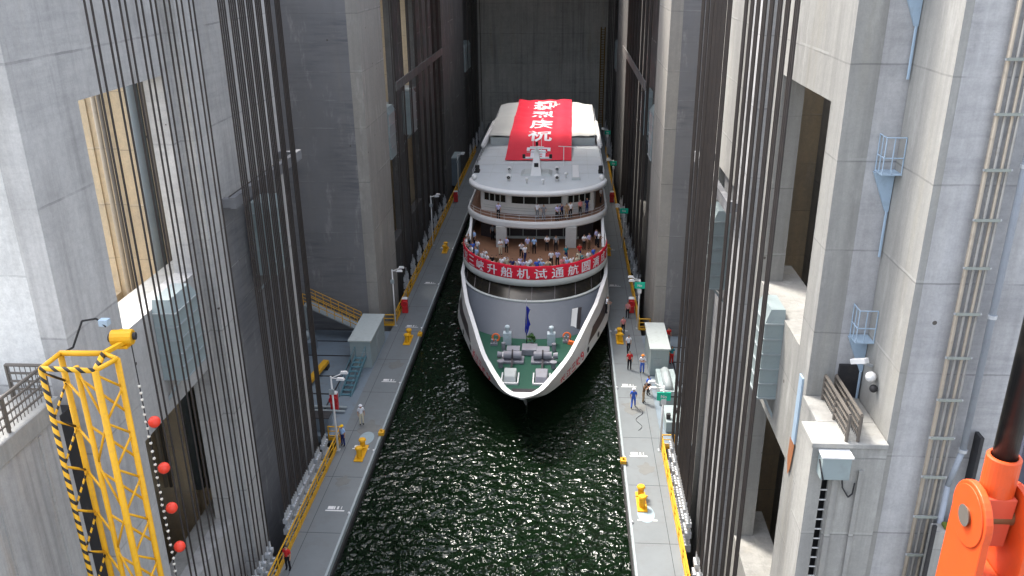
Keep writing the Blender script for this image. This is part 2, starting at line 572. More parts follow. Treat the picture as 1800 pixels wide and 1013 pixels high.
# ------------------------------------------------------------------ concrete towers
def wall_with_openings(mb, s, xa, xb, y0, y1, z0, z1, ops):
    """slab |x| in xa..xb, y0..y1, z0..z1 minus rectangular openings (oy0, oy1, oz0, oz1), built of butted boxes"""
    ys = sorted({y0, y1, *[o[0] for o in ops], *[o[1] for o in ops]})
    for a, b in zip(ys, ys[1:]):
        cuts = sorted((o[2], o[3]) for o in ops if o[0] <= a and o[1] >= b)
        z = z0
        for c0, c1 in cuts:
            if c0 > z:
                mb.box(s * xa, s * xb, a, b, z, c0)
            z = c1
        if z < z1:
            mb.box(s * xa, s * xb, a, b, z, z1)
    bmesh.ops.remove_doubles(mb.bm, verts=mb.bm.verts, dist=0.0005)
    # drop the inner faces between butted boxes
    seen = {}
    for f in list(mb.bm.faces):
        k = tuple(sorted(v.index for v in f.verts))
        seen.setdefault(k, []).append(f)
    mb.bm.verts.index_update()
    seen = {}
    for f in mb.bm.faces:
        k = tuple(sorted(v.index for v in f.verts))
        seen.setdefault(k, []).append(f)
    dead = [f for fs in seen.values() if len(fs) > 1 for f in fs]
    bmesh.ops.delete(mb.bm, geom=dead, context='FACES')


def near_tower(s):
    side = 'left' if s < 0 else 'right'
    Y0 = 27.4 if s < 0 else 29.65
    t = thing('concrete_tower', 'tall %s concrete tower nearest the viewer with deep tall openings behind the ropes' % side, 'tower', (s * 20, 40, -14))
    # facing wall with the openings behind the first rope group
    ops = [(31.2, 38.4, 18.5, 28.2), (31.2, 38.4, 3.6, 13.2), (41.8 + .9 * (s > 0), 51.7, -13.8, 20.95)]
    m = MB()
    wall_with_openings(m, s, 14.0, 15.0, Y0, 53.5, -13.9, TOPZ, ops)
    m.build('front_wall', M['conc_wall'] if s < 0 else M['conc_bright'], t)
    # end wall toward the viewer, butted to the front wall
    m = MB()
    xe = 24.0 if s < 0 else 16.0
    m.box(s * 15.003, s * (17.6 if s < 0 else 30.0), Y0, Y0 + 1.2, -13.9, TOPZ)
    m.build('end_wall', M['conc_open_lit'] if s < 0 else M['conc_skylit'], t)
    # far end wall
    m = MB()
    m.box(s * 15.003, s * 30, 52.3, 53.5, -13.9, TOPZ)
    m.build('end_wall', M['conc_sun_tint'], t)
    # back wall of the shaft with tall windows to the outside
    m = MB()
    wall_with_openings(m, s, 20.0, 21.0, Y0 + 1.203, 52.297, -13.9, TOPZ, [(28.9, 41.9, 16.0, 39.9)] if s < 0 else [])
    m.build('back_wall', M['conc_sun_tint'] if s < 0 else M['conc_wall'], t)
    if s < 0:
        m = MB(); m.box(-15.003, -19.997, Y0 + 1.203, 41.99, 15.0, 15.6); m.build('shaft_floor', M['conc_sun_tint'], t)
        m = MB(); m.box(-15.003, -19.997, 42.0, 42.8, -13.9, TOPZ); m.build('cross_wall', M['conc_sun_tint'], t)
        m = MB(); m.box(-17.6, -18.5, 41.7, 41.995, -13.9, TOPZ); m.build('pilaster', M['conc_sun_tint'], t)
    m = MB(); m.box(s * 14.35, s * 14.9, 41.801 + .9 * (s > 0), 51.699, -13.79, 20.94); m.build('niche_wall', M['conc_pillar'], t)
    # floors (ledges) inside the openings
    for z in (18.5, 3.6):
        m = MB()
        m.box(s * 15.003, s * 15.95, 30.0, 40.6, z - 1.0, z)
        m.build('ledge', M['conc_bright'], t)
    # rope niche band: horizontal ring beam across the second rope group, column strip between the groups
    m = MB()
    m.box(s * 12.6, s * 12.9, 41.3, 53.0, 21.0, 21.6); m.box(s * 12.903, s * 13.99, 52.6, 53.0, 21.05, 21.5); m.box(s * 12.903, s * 13.34, 41.35, 41.75, 21.05, 21.5)
    m.build('ring_beam', M['conc_pillar'], t)
    m = MB()
    m.box(s * 13.35, s * 13.997, 39.2 if s < 0 else 40.3, 41.2 if s < 0 else 43.0, -13.9, TOPZ)
    m.build('column', M['conc_wall'] if s < 0 else M['conc_skylit'], t)
    m = MB()
    m.box(s * 13.2, s * 13.995, 30.9, 39.15 if s < 0 else 40.25, 21.0, 21.75)
    m.bm.free()
    # service pipes and dark bay in the shaft seen through the opening
    if s < 0:
        for x, r, mt in ((-19.2, 0.12, M['pipe_tan']), (-17.1, 0.30, M['riser']), (-18.9, 0.10, M['brown_steel']), (-16.6, 0.12, M['brown_steel'])):
            m = MB()
            m.cyl((x, 41.3, 3.6), (x, 41.3, 34), r, 10)
            m.build('riser_pipe', mt, t, True)
    return t


near_tower(-1)
near_tower(1)

# projecting block of the right tower, nearer to the viewer
t = thing('concrete_tower', 'nearest right concrete shaft with bundled pipes running up its flat face', 'tower', (20, 28, -14))
m = MB(); m.box(16.0, 16.25, 26.4, 29.6, -13.9, TOPZ); m.build('side_wall', M['conc_bright'], t)
m = MB(); m.box(16.253, 34, 26.4, 27.4, -13.9, TOPZ); m.build('end_wall', M['conc_skylit'], t)

# low blocks under the near towers with streaked faces
t = thing('concrete_pier', 'low streaked concrete pier at lower left below the bright wall', 'pier', (-18, 16, -14))
m = MB(); m.box(-14.0, -30, -4, 26.0, -13.9, 17.6); m.build('pier_body', M['conc_old'], t)
m = MB(); m.box(-13.9, -30, -4.05, 26.06, 17.603, 18.35); m.build('coping', M['conc_bright'], t, bevel=0.03)
m = MB(); m.box(-14.35, -20, 26.07, 27.37, -13.9, 17.2); m.build('recess_shade', M['dark'], t)  # dark colour paints the shade of the recess beside the pier
for y in (8.5, 11.2, 13.9, 16.6, 19.3, 22.0, 24.6):
    m = MB(); m.box(-13.93, -13.997, y, y + 0.12, -13.8, 17.5); m.build('water_stain_rib', M['conc_old'], t)

t = thing('concrete_pier', 'pale concrete pier at lower right with a dark rung slot down its face', 'pier', (15, 28, -14))
m = MB()
m.box(13.4, 13.88, 26.2, 26.6, -13.9, 16.9); m.box(14.14, 15.99, 26.2, 26.39, -13.9, 16.9)
m.box(13.881, 14.139, 26.2, 26.6, 15.6, 16.9)
m.build('front_wall', M['conc_bright'], t)
m = MB(); m.box(13.4, 13.56, 26.603, 27.6, -13.9, 16.9); m.box(13.96, 14.1, 27.603, 29.64, -13.9, 16.9); m.build('side_wall', M['conc_bright'], t)
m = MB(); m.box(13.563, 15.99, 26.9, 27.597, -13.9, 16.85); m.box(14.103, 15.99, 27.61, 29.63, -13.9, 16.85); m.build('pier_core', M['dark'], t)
m = MB(); m.box(13.34, 15.98, 26.12, 27.66, 16.903, 17.1); m.box(13.9, 15.98, 27.663, 29.62, 16.903, 17.1); m.build('coping', M['conc_bright'], t, bevel=0.03)
m = MB(); m.box(14.2, 14.4, 26.05, 26.197, -13.8, 15.8); m.box(15.1, 15.25, 26.1, 26.197, -13.8, 16.0); m.build('pilaster', M['conc_bright'], t)
lad = MB(); lad.bar((13.88, 26.28, 15.07), (14.14, 26.28, 15.07), 0.04)
rg = lad.build('rung', M['white'], t)
for i in range(1, 45):
    c = rg.copy(); COL.objects.link(c); c.parent = t; c.location = (0, 0, -0.43 * i)
m = MB(); m.box(15.1, 15.95, 29.5, 29.64, 17.11, 18.5); m.build('gap_shade', M['dark'], t)  # dark panel painting the shade of the gap behind the balustrade

# pale box and cable at the head of the slot
t = thing('junction_box', 'pale blue steel box at the head of the dark rung slot', 'box', (14, 25.9, 16))
m = MB(); m.box(13.62, 14.62, 25.65, 26.19, 15.9, 16.8); m.build('box_body', M['steel_pale'], t, bevel=0.03)
m = MB(); m.box(13.58, 14.66, 25.6, 26.19, 16.803, 16.86); m.build('lid', M['white'], t)
m = MB(); m.path([(14.5, 26.1, 15.9), (14.6, 26.1, 15.3), (14.85, 26.1, 14.9), (14.98, 26.1, 15.05), (15.0, 26.1, 15.5)], 0.03); m.build('cable_loop', M['dark'], t)
m = MB(); m.path([(13.58, 25.9, 16.6), (13.6, 25.6, 16.3), (13.7, 25.6, 15.95)], 0.03); m.build('cable_loop', M['dark'], t)

# pale steel strip with rusty foot on the right tower's corner
t = thing('cover_strip', 'pale blue steel cover strip with a rusty torn foot on right wall', 'cover', (13.95, 30.5, 13))
m = MB(); m.box(13.93, 13.997, 30.05, 30.5, 14.6, 17.6); m.build('strip', M['steel_blue'], t)
m = MB(); m.strip([[(13.94, 30.0, 14.59), (13.94, 30.7, 14.59)], [(13.94, 30.1, 13.9), (13.94, 30.72, 13.6)], [(13.94, 30.2, 13.3), (13.94, 30.45, 12.9)]]); m.build('rust_patch', M['rust'], t)


# mid pillars
def pillar(s, y0, y1, label, mat, face):
    t = thing('concrete_pillar', label, 'pillar', (s * 18, y0, -14))
    m = MB(); m.box(s * 12.9, s * 13.9, y0, y1, -13.9, TOPZ); m.build('side_wall', mat, t)
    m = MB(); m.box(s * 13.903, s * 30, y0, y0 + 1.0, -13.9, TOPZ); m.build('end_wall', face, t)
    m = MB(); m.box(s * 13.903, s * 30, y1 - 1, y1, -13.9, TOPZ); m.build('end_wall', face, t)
    return t


M['conc_pillar_lit'] = concrete('concrete_pillar_lit', (0.34, 0.325, 0.295), 4.8, 0.35, 0.0, stain=0.3)  # lighter, warmer copy paints the light on the pillars' chamber side
for s in (-1, 1):
    side = 'left' if s < 0 else 'right'
    pillar(s, 72.4, 81.5, 'broad grey concrete pillar with board marks, %s side, halfway down the chamber' % side, M['conc_pillar_lit'], M['conc_pillar'])
    pillar(s, 120.5, 146, 'dark distant concrete pillar on the %s side beside the ship stern' % side, M['conc_far_shade'], M['conc_far_shade'])
    # back wall of the open bay between near tower and pillar
    m = MB(); m.box(s * 21.6, s * 22.4, 53.51, 72.39, -13.9, TOPZ)
    tag(m.build('bay_wall', M['conc_pillar']), 'concrete wall closing the %s bay behind the side platform' % side, 'wall')
    # far tower with slots
    t = thing('concrete_tower', 'shadowed far concrete tower on the %s side behind dark ropes' % side, 'tower', (s * 20, 100, -14))
    m = MB()
    ops = [(84.5, 92.5, 18.0, 30), (84.5, 92.5, 3.6, 13.2), (98, 106, 18.0, 30), (98, 106, 3.6, 13.2)] if s < 0 else [(86, 92.5, 18.0, 28), (98, 106, 3.6, 13.2)]
    wall_with_openings(m, s, 14.2, 15.0, 81.51, 120.49, -13.9, TOPZ, ops)
    m.build('front_wall', M['conc_far_shade'], t)
    m = MB()
    wall_with_openings(m, s, 20.0, 21.0, 81.51, 120.49, -13.9, TOPZ, [(84.5, 94.0, 19.0, 31.0), (98, 108, 19.0, 31.0), (110, 116, 19, 31)] if s < 0 else [])
    m.build('back_wall', M['conc_sun_tint'], t)
    m = MB()
    for yy in (94.2, 107.5):
        m.box(s * 15.003, s * 19.997, yy, yy + 0.8, -13.9, TOPZ)
    m.build('cross_wall', M['conc_sun_tint'], t)
    m = MB(); m.box(s * 14.9, s * 15.9, 84, 107, 17.2, 17.99); m.build('ledge', M['conc_bright'], t)
    m = MB(); m.box(s * 12.0, s * 12.12, 82.5, 117.5, 20.9, 21.75); m.build('ring_beam', M['conc_far_shade'], t)
    # last tower, around the second far rope group
    t = thing('concrete_tower', 'last concrete tower on the %s side before the end wall' % side, 'tower', (s * 20, 165, -14))
    m = MB(); m.box(s * 14.2, s * 15.2, 146.01, YB - 0.01, -13.9, TOPZ); m.build('front_wall', M['conc_far_shade'], t)

m = MB(); m.box(-30, 30, YB, YB + 3, -13.9, 70)
tag(m.build('end_wall_block', concrete('concrete_end', (0.55, 0.55, 0.51), 6.0, 0.6, 0.2, (0.42, 0.35, 0.22), 0.5)), 'tall dark concrete wall closing the far end of the lift', 'wall')
# unseen machine-room bridges over the chamber, added to shade its far depth
for (a, b, lb) in ((88, 118, 'unseen machine hall above the ship, added to shade the chamber'), (146, 178, 'unseen machine hall at the far end, added to shade the chamber')):
    t = thing('shade_hall', lb, 'building', (0, a, TOPZ))
    m = MB(); m.box(-30, 30, a, b, TOPZ + 0.01, TOPZ + 9); m.build('hall_body', M['conc_skylit'], t)
    m = MB(); m.box(-30.5, 30.5, a - 0.5, b + 0.5, TOPZ + 9.01, TOPZ + 9.6); m.build('roof', M['steel_gray'], t)

# ------------------------------------------------------------------ hoist ropes
ROPE = {}


def rope_proto(r=0.043):
    m = MB(); m.cyl((0, 0, 1.6), (0, 0, TOPZ), r, 7, cap=False)
    o = m.build('hoist_rope', M['rope'], None, True)
    c = MB()
    c.cyl((0, 0, 1.25), (0, 0, 1.75), 0.07, 7, 0.05)
    c.box(-0.16, 0.16, -0.10, 0.10, 0.95, 1.25)
    c.cyl((0, 0, 0.55), (0, 0, 0.95), 0.085, 7)
    c.box(-0.20, 0.20, -0.10, 0.10, 0.15, 0.55)
    c.cyl((0, 0, -0.35), (0, 0, 0.15), 0.08, 7)
    c.box(-0.22, 0.22, -0.10, 0.10, -0.85, -0.35)
    cc = c.build('turnbuckle', M['galv'], o)
    return o


proto = rope_proto()
first_used = [False]


def place_rope(x, y, label, group, dz=0.0):
    if not first_used[0]:
        o = proto
        first_used[0] = True
    else:
        o = copy_tree(proto)
    o.location = (x, y, dz)
    tag(o, label, 'rope', group)
    return o


G1 = [(29.91, 30.34), (31.18, 31.56), (32.33, 32.75), (33.61, 34.05), (34.81, 35.25), (36.02, 36.5), (37.2, 37.7), (38.45, 38.9)]
G2 = [42.0, 43.4, 44.6, 45.8, 47.1, 48.6, 50.3]
for s in (-1, 1):
    side = 'left' if s < 0 else 'right'
    oy = 0.0 if s < 0 else 0.35
    for i, (a, b) in enumerate(G1):
        lb = 'long dark rope in the %s pair from the viewer in front of the %s openings' % (ORD[i], side)
        g = 'ropes of the nearest %s group' % side
        xs = (12.3,)
        if s > 0:
            xs = (12.25,)
        for x in xs:
            for y in ((a, b) if s < 0 else (a, a + .22, a + .44)):
                place_rope(s * x, y + oy, lb, g)
    for i, y in enumerate(G2):
        y += 0.9 * (s > 0)
        lb = 'long dark rope in the %s tight bundle of the second %s group' % (ORD[i], side)
        g = 'ropes of the second %s group' % side
        for dx, dy in (((0, -0.39), (0, -.13), (0, .13), (0, 0.39)) if s < 0 else ((0, -0.42), (0, -0.14), (0, 0.14), (0, 0.42))):
            place_rope(s * (12.25 + dx), y + dy, lb, g)
    for i in range(8):
        y = 83.6 + i * 4.3
        lb = 'thin distant rope in the %s bundle beyond the %s middle pillar' % (ORD[i], side)
        g = 'ropes beyond the %s middle pillar' % side
        for dx, dy in ((0, -1.1), (0.12, -0.5), (0, 0.1), (0.12, .7), (0.3, 1.2)):
            place_rope(s * (12.3 + dx), y + dy, lb, g)
    for i in range(5):
        y = 149 + i * 5.6
        lb = 'far thin rope in the %s bundle beside the end wall, %s side' % (ORD[i], side)
        g = 'ropes by the end wall, %s' % side
        for dx, dy in ((0, -1.6), (.12, 0), (0.3, 1.4)):
            place_rope(s * (12.4 + dx), y + dy, lb, g)


# ------------------------------------------------------------------ ribbed steel housings on the tower walls
def housing(x, y0, y1, z0, z1, s, label, group='pale blue ribbed housings on the tower walls', n=5, depth=0.9):
    t = thing('ribbed_housing', label, 'housing', (s * x, (y0 + y1) / 2, z0), group)
    m = MB(); m.box(s * x, s * (x + depth), y0, y1, z0, z1); m.build('casing', M['steel_pale'], t, bevel=0.02)
    m = MB()
    for i in range(n + 1):
        z = z0 + (z1 - z0) * i / n
        m.box(s * (x - 0.06), s * (x + depth - 0.01), y0 - 0.05, y1 + 0.05, z - 0.035, z + 0.035)
    m.build('ribs', M['steel_gray'], t)
    m = MB(); m.hexa([(s * x, y0, z1 + 0.04), (s * (x + depth), y0, z1 + 0.04), (s * (x + depth), y1, z1 + 0.04), (s * x, y1, z1 + 0.04),
                      (s * (x + .25), y0 + .2, z1 + 0.6), (s * (x + depth), y0 + .2, z1 + 0.6), (s * (x + depth), y1 - .2, z1 + 0.6), (s * (x + .25), y1 - .2, z1 + 0.6)])
    m.build('hood', M['steel_pale'], t)
    if x < 13.1 and 40 < y0 < 60:
        m = MB(); m.box(s * (x + depth + .003), s * 14.34, y0 + .4, y1 - .4, z0 + .8, z1 - 1.0); m.build('support_arm', M['steel_gray'], t)
    m = MB()
    m.bar((s * (x + .3), y0 + .2, z0 - .01), (s * (x + depth + .05), y0 + .2, z0 - 1.2), 0.12)
    m.build('bracket', M['steel_gray'], t)
    m = MB()
    m.bar((s * (x + .3), y1 - .2, z0 - .01), (s * (x + depth + .05), y1 - .2, z0 - 1.2), 0.12)
    m.build('bracket', M['steel_gray'], t)
    return t


housing(12.95, 33.7, 36.2, 15.0, 18.3, -1, 'large pale ribbed housing under the lit ledge of the left tower', depth=1.04)
housing(13.2, 33.7, 35.8, 14.7, 18.3, 1, 'large pale ribbed housing on the right wall beside the near ropes', depth=0.85)
housing(12.75, 46.4, 49.0, 15.4, 19.2, -1, 'pale ribbed housing hanging among the second left rope bundles', depth=1.25)
housing(13.0, 46.6, 49.0, 14.8, 18.9, 1, 'narrow pale ribbed housing between the two right rope groups', depth=1.2)
for s in (-1, 1):
    sd_ = 'left' if s < 0 else 'right'
    housing(12.9, 82.2, 85.5, 14.2, 18.6, s, 'distant ribbed housing just past the %s middle pillar' % sd_, depth=1.2, n=4)
    housing(13.2, 96.0, 99.5, 14.0, 18.2, s, 'far ribbed housing deep among the dark %s ropes' % sd_, depth=0.98, n=4)
    housing(13.1, 150.0, 158.0, 14.2, 18.2, s, 'farthest ribbed housing high beside the end wall on the %s' % sd_, depth=1.08, n=3)


# ------------------------------------------------------------------ railings
def railing(name, pts, h, label, cat, mat, group=None, mid=2, step=1.6, r=0.028, infill=None, base=None):
    """pts: polyline on the floor; posts are one part, each rail run a part"""
    t = thing(name, label, cat, pts[0], group)
    if base is not None:
        m = MB()
        for a, b in zip(pts, pts[1:]):
            m.bar(Vector(a) + Vector((0, 0, base / 2)), Vector(b) + Vector((0, 0, base / 2)), 0.05, base)
        m.build('kick_plate', mat, t)
    for k in range(mid + 1):
        z = h * (k + 1) / (mid + 1)
        m = MB()
        for a, b in zip(pts, pts[1:]):
            m.cyl(Vector(a) + Vector((0, 0, z)), Vector(b) + Vector((0, 0, z)), r * (1.25 if k == mid else 0.9), 6)
        m.build('rail', mat, t)
    ps = []
    for a, b in zip(pts, pts[1:]):
        a, b = Vector(a), Vector(b)
        n = max(1, round((b - a).length / step))
        for i in range(n + 1):
            q = a.lerp(b, i / n)
            if not ps or (ps[-1] - q).length > 0.1:
                ps.append(q)
    pm = MB()
    pm.cyl((0, 0, 0), (0, 0, h), r * 1.3, 6)
    p0 = None
    for q in ps[:100]:
        if p0 is None:
            p0 = pm.build('post', mat)
            o = p0
        else:
            o = p0.copy(); COL.objects.link(o)
        o.parent = t
        o.location = q - Vector(pts[0])
    if infill:
        m = MB()
        for a, b in zip(pts, pts[1:]):
            a, b = Vector(a), Vector(b)
            n = max(1, round((b - a).length / infill))
            for i in range(n):
                q = a.lerp(b, (i + 0.5) / n)
                m.bar(q + Vector((0, 0, 0.08)), q + Vector((0, 0, h - 0.04)), 0.022)
        m.build('infill_bars', mat, t)
    return t


for s in (-1, 1):
    sd_ = 'left' if s < 0 else 'right'
    railing('walkway_railing', [(s * 11.7, 24, 0.001), (s * 11.7, 52.6, 0.001), (s * 12.6, 52.6, 0.001)], 1.15, 'yellow railing along the near stretch of the %s walkway' % sd_, 'railing',
            M['yellow_rail'], 'yellow walkway railings', 2, 2.0, 0.04, base=0.25)
    railing('walkway_railing', [(s * 12.7, 73.2, 0.001), (s * 11.7, 73.2, 0.001), (s * 11.7, 150, 0.001)], 1.15, 'yellow railing along the far stretch of the %s walkway' % sd_, 'railing',
            M['yellow_rail'], 'yellow walkway railings', 2, 2.4, 0.045, base=0.25)
# weathered steel balustrades on the low piers
railing('pier_balustrade', [(-14.1, -3, 18.36), (-14.1, 25.9, 18.36), (-15.5, 25.9, 18.36)], 1.3, 'rusty brown barred balustrade on top of the left pier', 'railing', M['brown_steel'], None, 3, 2.4, 0.05, 0.2)
railing('pier_balustrade', [(14.55, 26.3, 17.11), (14.55, 29.3, 17.11)], 1.05, 'weathered barred balustrade on the right pier coping', 'railing', M['brown_steel'], None, 3, 1.3, 0.05, 0.14)
railing('pier_balustrade', [(14.95, 26.3, 17.11), (14.95, 29.3, 17.11)], 1.05, 'inner weathered balustrade behind the right pier balustrade', 'railing', M['brown_steel'], None, 3, 1.3, 0.05, 0.14)

# ------------------------------------------------------------------ walkway furniture
bp_ = thing('mooring_bollard', 'x', 'bollard', (0, 0, 0), 'yellow double bollards')
m = MB(); m.box(-0.32, 0.32, -1.05, 1.05, 0.004, 0.10); m.build('base_plate', M['yellow'], bp_, bevel=0.02)
for y in (-0.55, 0.55):
    m = MB(); m.cyl((0, y, 0.1), (0, y, 0.72), 0.20, 14); m.cyl((0, y, 0.72), (0, y, 0.80), 0.20, 14, 0.29); m.cyl((0, y, 0.80), (0, y, 0.92), 0.29, 14, 0.22)
    m.build('post', M['yellow'], bp_, False, 0.015)
m = MB(); m.cyl((-0.38, 0, 0.5), (0.38, 0, 0.5), 0.07, 10); m.build('cross_bar', M['yellow'], bp_)
BOL = [(-9.8, 50.9, 'left walkway beside the person in white overalls'), (-9.8, 70.0, 'left walkway opposite the bow'), (-9.8, 95.4, 'left walkway far along, beside the open deck'),
       (9.75, 46.1, 'right walkway nearest the viewer'), (9.75, 71.0, 'right walkway beside the bow and a pink shirted person'), (9.75, 95.2, 'right walkway beyond the ship side'),
       (-9.8, 38.0, 'left walkway at the bottom edge of the picture')]
for i, (x, y, lb) in enumerate(BOL[:6]):
    o = bp_ if i == 0 else copy_tree(bp_)
    o.location = (x, y, 0)
    o['label'] = 'yellow double bollard on the ' + lb


def lamp(s, y, far, z=6.0, sign=False, label=''):
    t = thing('lamp_post', label, 'lamp post', (s * 11.6, y, 0), 'white floodlight posts along the walkways')
    m = MB(); m.cyl((s * 11.6, y, 0.004), (s * 11.6, y, z), 0.085, 10, 0.06); m.build('pole', M['white'], t, True)
    m = MB(); m.box(s * 11.6 - .16, s * 11.6 + .16, y - .16, y + .16, 0.004, 0.05); m.build('base_plate', M['galv'], t)
    for k, dy in enumerate((-0.45, 0.5)):
        m = MB(); m.bar((s * 11.6, y, z - 0.15), (s * 10.75, y + dy, z + 0.05), 0.05); m.build('arm', M['white'], t)
        m = MB()
        m.hexa([(s * 10.8 - .28, y + dy - .14, z - .02), (s * 10.8 + .28, y + dy - .14, z - .02), (s * 10.8 + .28, y + dy + .14, z - .02), (s * 10.8 - .28, y + dy + .14, z - .02),
                (s * 10.8 - .20, y + dy - .10, z + .14), (s * 10.8 + .20, y + dy - .10, z + .14), (s * 10.8 + .20, y + dy + .10, z + .14), (s * 10.8 - .20, y + dy + .10, z + .14)])
        m.build('lamp_head', M['white'], t)
    m = MB(); m.box(s * 11.6 - .18, s * 11.6 + .18, y - .22, y - .09, z - 1.35, z - 0.95); m.build('control_box', M['steel_gray'] if s < 0 else M['white'], t, bevel=0.01)
    return t


for s, y, z, lb in ((-1, 51.3, 6.0, 'white floodlight post on the left walkway beside the side platform'), (-1, 73.2, 5.8, 'white floodlight post on the left walkway at the foot of the pillar'),
                    (-1, 97.4, 6.3, 'white floodlight post on the left walkway level with the open deck'), (-1, 123.4, 5.6, 'farthest white floodlight post on the left walkway'),
                    (1, 52.4, 5.2, 'white floodlight post with the nearest green sign on the right'), (1, 73.6, 5.0, 'white floodlight post with green sign by the right pillar foot'),
                    (1, 97.4, 5.2, 'white floodlight post with green sign beside the open deck on the right'), (1, 122.5, 5.0, 'white floodlight post with green sign beside the roof on the right'),
                    (1, 143.0, 5.6, 'farthest white floodlight post on the right walkway')):
    lamp(s, y, False, z, s > 0, lb)
SG = ['1', '2', '3', '4', '5']
for i, (y, z, lb) in enumerate(((52.4, 4.45, 'nearest and largest green sign on the right post'), (73.6, 4.45, 'green sign on the post at the right pillar foot'),
                                (97.4, 4.65, 'green sign on the post beside the open deck, right'), (122.5, 4.5, 'small green sign beside the ship roof, right'),
                                (143.0, 5.0, 'smallest and farthest green sign on the right'))):
    t = thing('number_sign', lb, 'sign', (11.6, y - 0.14, z), 'green signs on the right lamp posts')
    m = MB(); m.box(11.12, 12.08, y - 0.17, y - 0.10, z - 0.32, z + 0.32); m.build('panel', M['sign_green'], t, bevel=0.01)
    m = MB()
    glyph(m, 'No', lambda u, v: (11.6 + u * 0.42, y - 0.175, z + v * 0.26), 0.03)
    m.build('lettering', M['white'], t, fix=False)

# stencilled marks: white bar and short strokes painted on the walkway
mk = 0
for s in (-1, 1):
    for y in (44.3, 51.6, 61.9, 73.0, 84.5, 96.4):
        m = MB()
        z = 0.004
        x = s * 10.0
        m.poly([(x - .62, y - .10, z), (x + .62, y - .10, z), (x + .62, y + .02, z), (x - .62, y + .02, z)])
        for a, w_ in ((-.40, .5), (-.1, .12), (.12, .16), (.36, .06)):
            m.poly([(x + a - w_ / 4, y + .10, z), (x + a + w_ / 2, y + .10, z), (x + a + w_ / 2, y + .42, z), (x + a - w_ / 4, y + .42, z)])
        structure(m.build('floor_marking', M['white']))
        m = MB(); m.sphere((s * 9.0, y - 0.35, 0.08), 0.09, 8); o = m.build('edge_stud', M['white'])
        tag(o, 'small white stud on the %s water edge %s' % ('left' if s < 0 else 'right', ['nearest the viewer', 'beside the near bollard', 'ahead of the bow', 'beside the bow', 'beside the wheelhouse', 'beside the open deck'][[44.3, 51.6, 61.9, 73.0, 84.5, 96.4].index(y)]), 'stud', 'white edge studs')
for x, y in ((9.95, 44.9), (-9.9, 53.0)):
    m = MB(); m.prism([(x + 0.55 * cos(a * pi / 12), y + 0.9 * sin(a * pi / 12)) for a in range(24)], 0.004, 0.008)
    structure(m.build('floor_patch', M['deck_patch']))
for x, y, sc in ((-10.1, 54.5, 1.0), (-10.3, 47.5, .6), (10.2, 58.5, 1.1), (-10.0, 65.0, .8), (10.4, 50.0, .7)):
    m = MB(); m.prism([(x + sc * (0.8 + .25 * sin(a * 2.1)) * cos(a * pi / 8), y + 1.2 * sc * (0.8 + .25 * cos(a * 1.7)) * sin(a * pi / 8)) for a in range(16)], 0.0035, 0.0065)
    structure(m.build('floor_stain', paint('stain', (0.155, 0.16, 0.155), 0.7)))


def cabin(s, y0, y1, x0, x1, h, label):
    t = thing('equipment_cabin', label, 'cabin', (s * (x0 + x1) / 2, (y0 + y1) / 2, 0), 'flat roofed equipment cabins')
    m = MB(); m.box(s * x0, s * x1, y0, y1, 0.004, h); m.build('wall', M['steel_pale'], t)
    m = MB(); m.box(s * (x0 - .12), s * (x1 + .12), y0 - .12, y1 + .12, h + .002, h + .14); m.build('roof', paint('cabin_roof', (0.40, 0.44, 0.43), 0.6, 0, 0.1, 0.3), t, bevel=0.02)
    m = MB(); m.box(s * (x0 - .03), s * (x0 - .002), (y0 + y1) / 2 - .45, (y0 + y1) / 2 + .45, 0.1, 2.1); m.build('door', M['steel_gray'], t)
    m = MB(); m.box(s * (x0 + .25), s * (x0 + .9), y0 - .04, y0 - .002, 0.9, 1.5); m.build('louvre', M['steel_gray'], t)
    return t


cabin(-1, 64.3, 69.9, 11.95, 13.75, 2.5, 'pale flat roofed cabin on the left side platform')
cabin(1, 64.0, 69.2, 11.9, 13.4, 2.4, 'pale flat roofed cabin behind the people on the right walkway')
# lower cabinets on the right platform
t = thing('equipment_cabinet', 'low pale cabinet with rounded tank top beside the right cabin', 'cabinet', (12.7, 61.5, 0))
m = MB(); m.box(12.2, 13.7, 58.9, 62.8, 0.004, 1.25); m.build('cabinet_body', M['steel_pale'], t, bevel=0.03)
m = MB(); m.cyl((12.9, 59.2, 1.28), (12.9, 62.4, 1.28), 0.36, 16); m.build('tank_top', M['steel_gray'], t, True)
m = MB(); m.box(12.15, 13.72, 58.86, 58.897, 0.75, 0.85); m.build('trim', M['dark'], t)
t = thing('equipment_cabinet', 'small grey cabinet at the near corner of the right platform', 'cabinet', (12.7, 56, 0))
m = MB(); m.box(12.25, 13.6, 54.8, 57.4, 0.004, 0.9); m.build('cabinet_body', M['steel_pale'], t, bevel=0.03)
m = MB(); m.box(12.3, 12.6, 55.2, 55.5, 0.902, 1.3); m.box(13.0, 13.3, 56.2, 56.6, 0.902, 1.15); m.build('fittings', M['dark'], t)
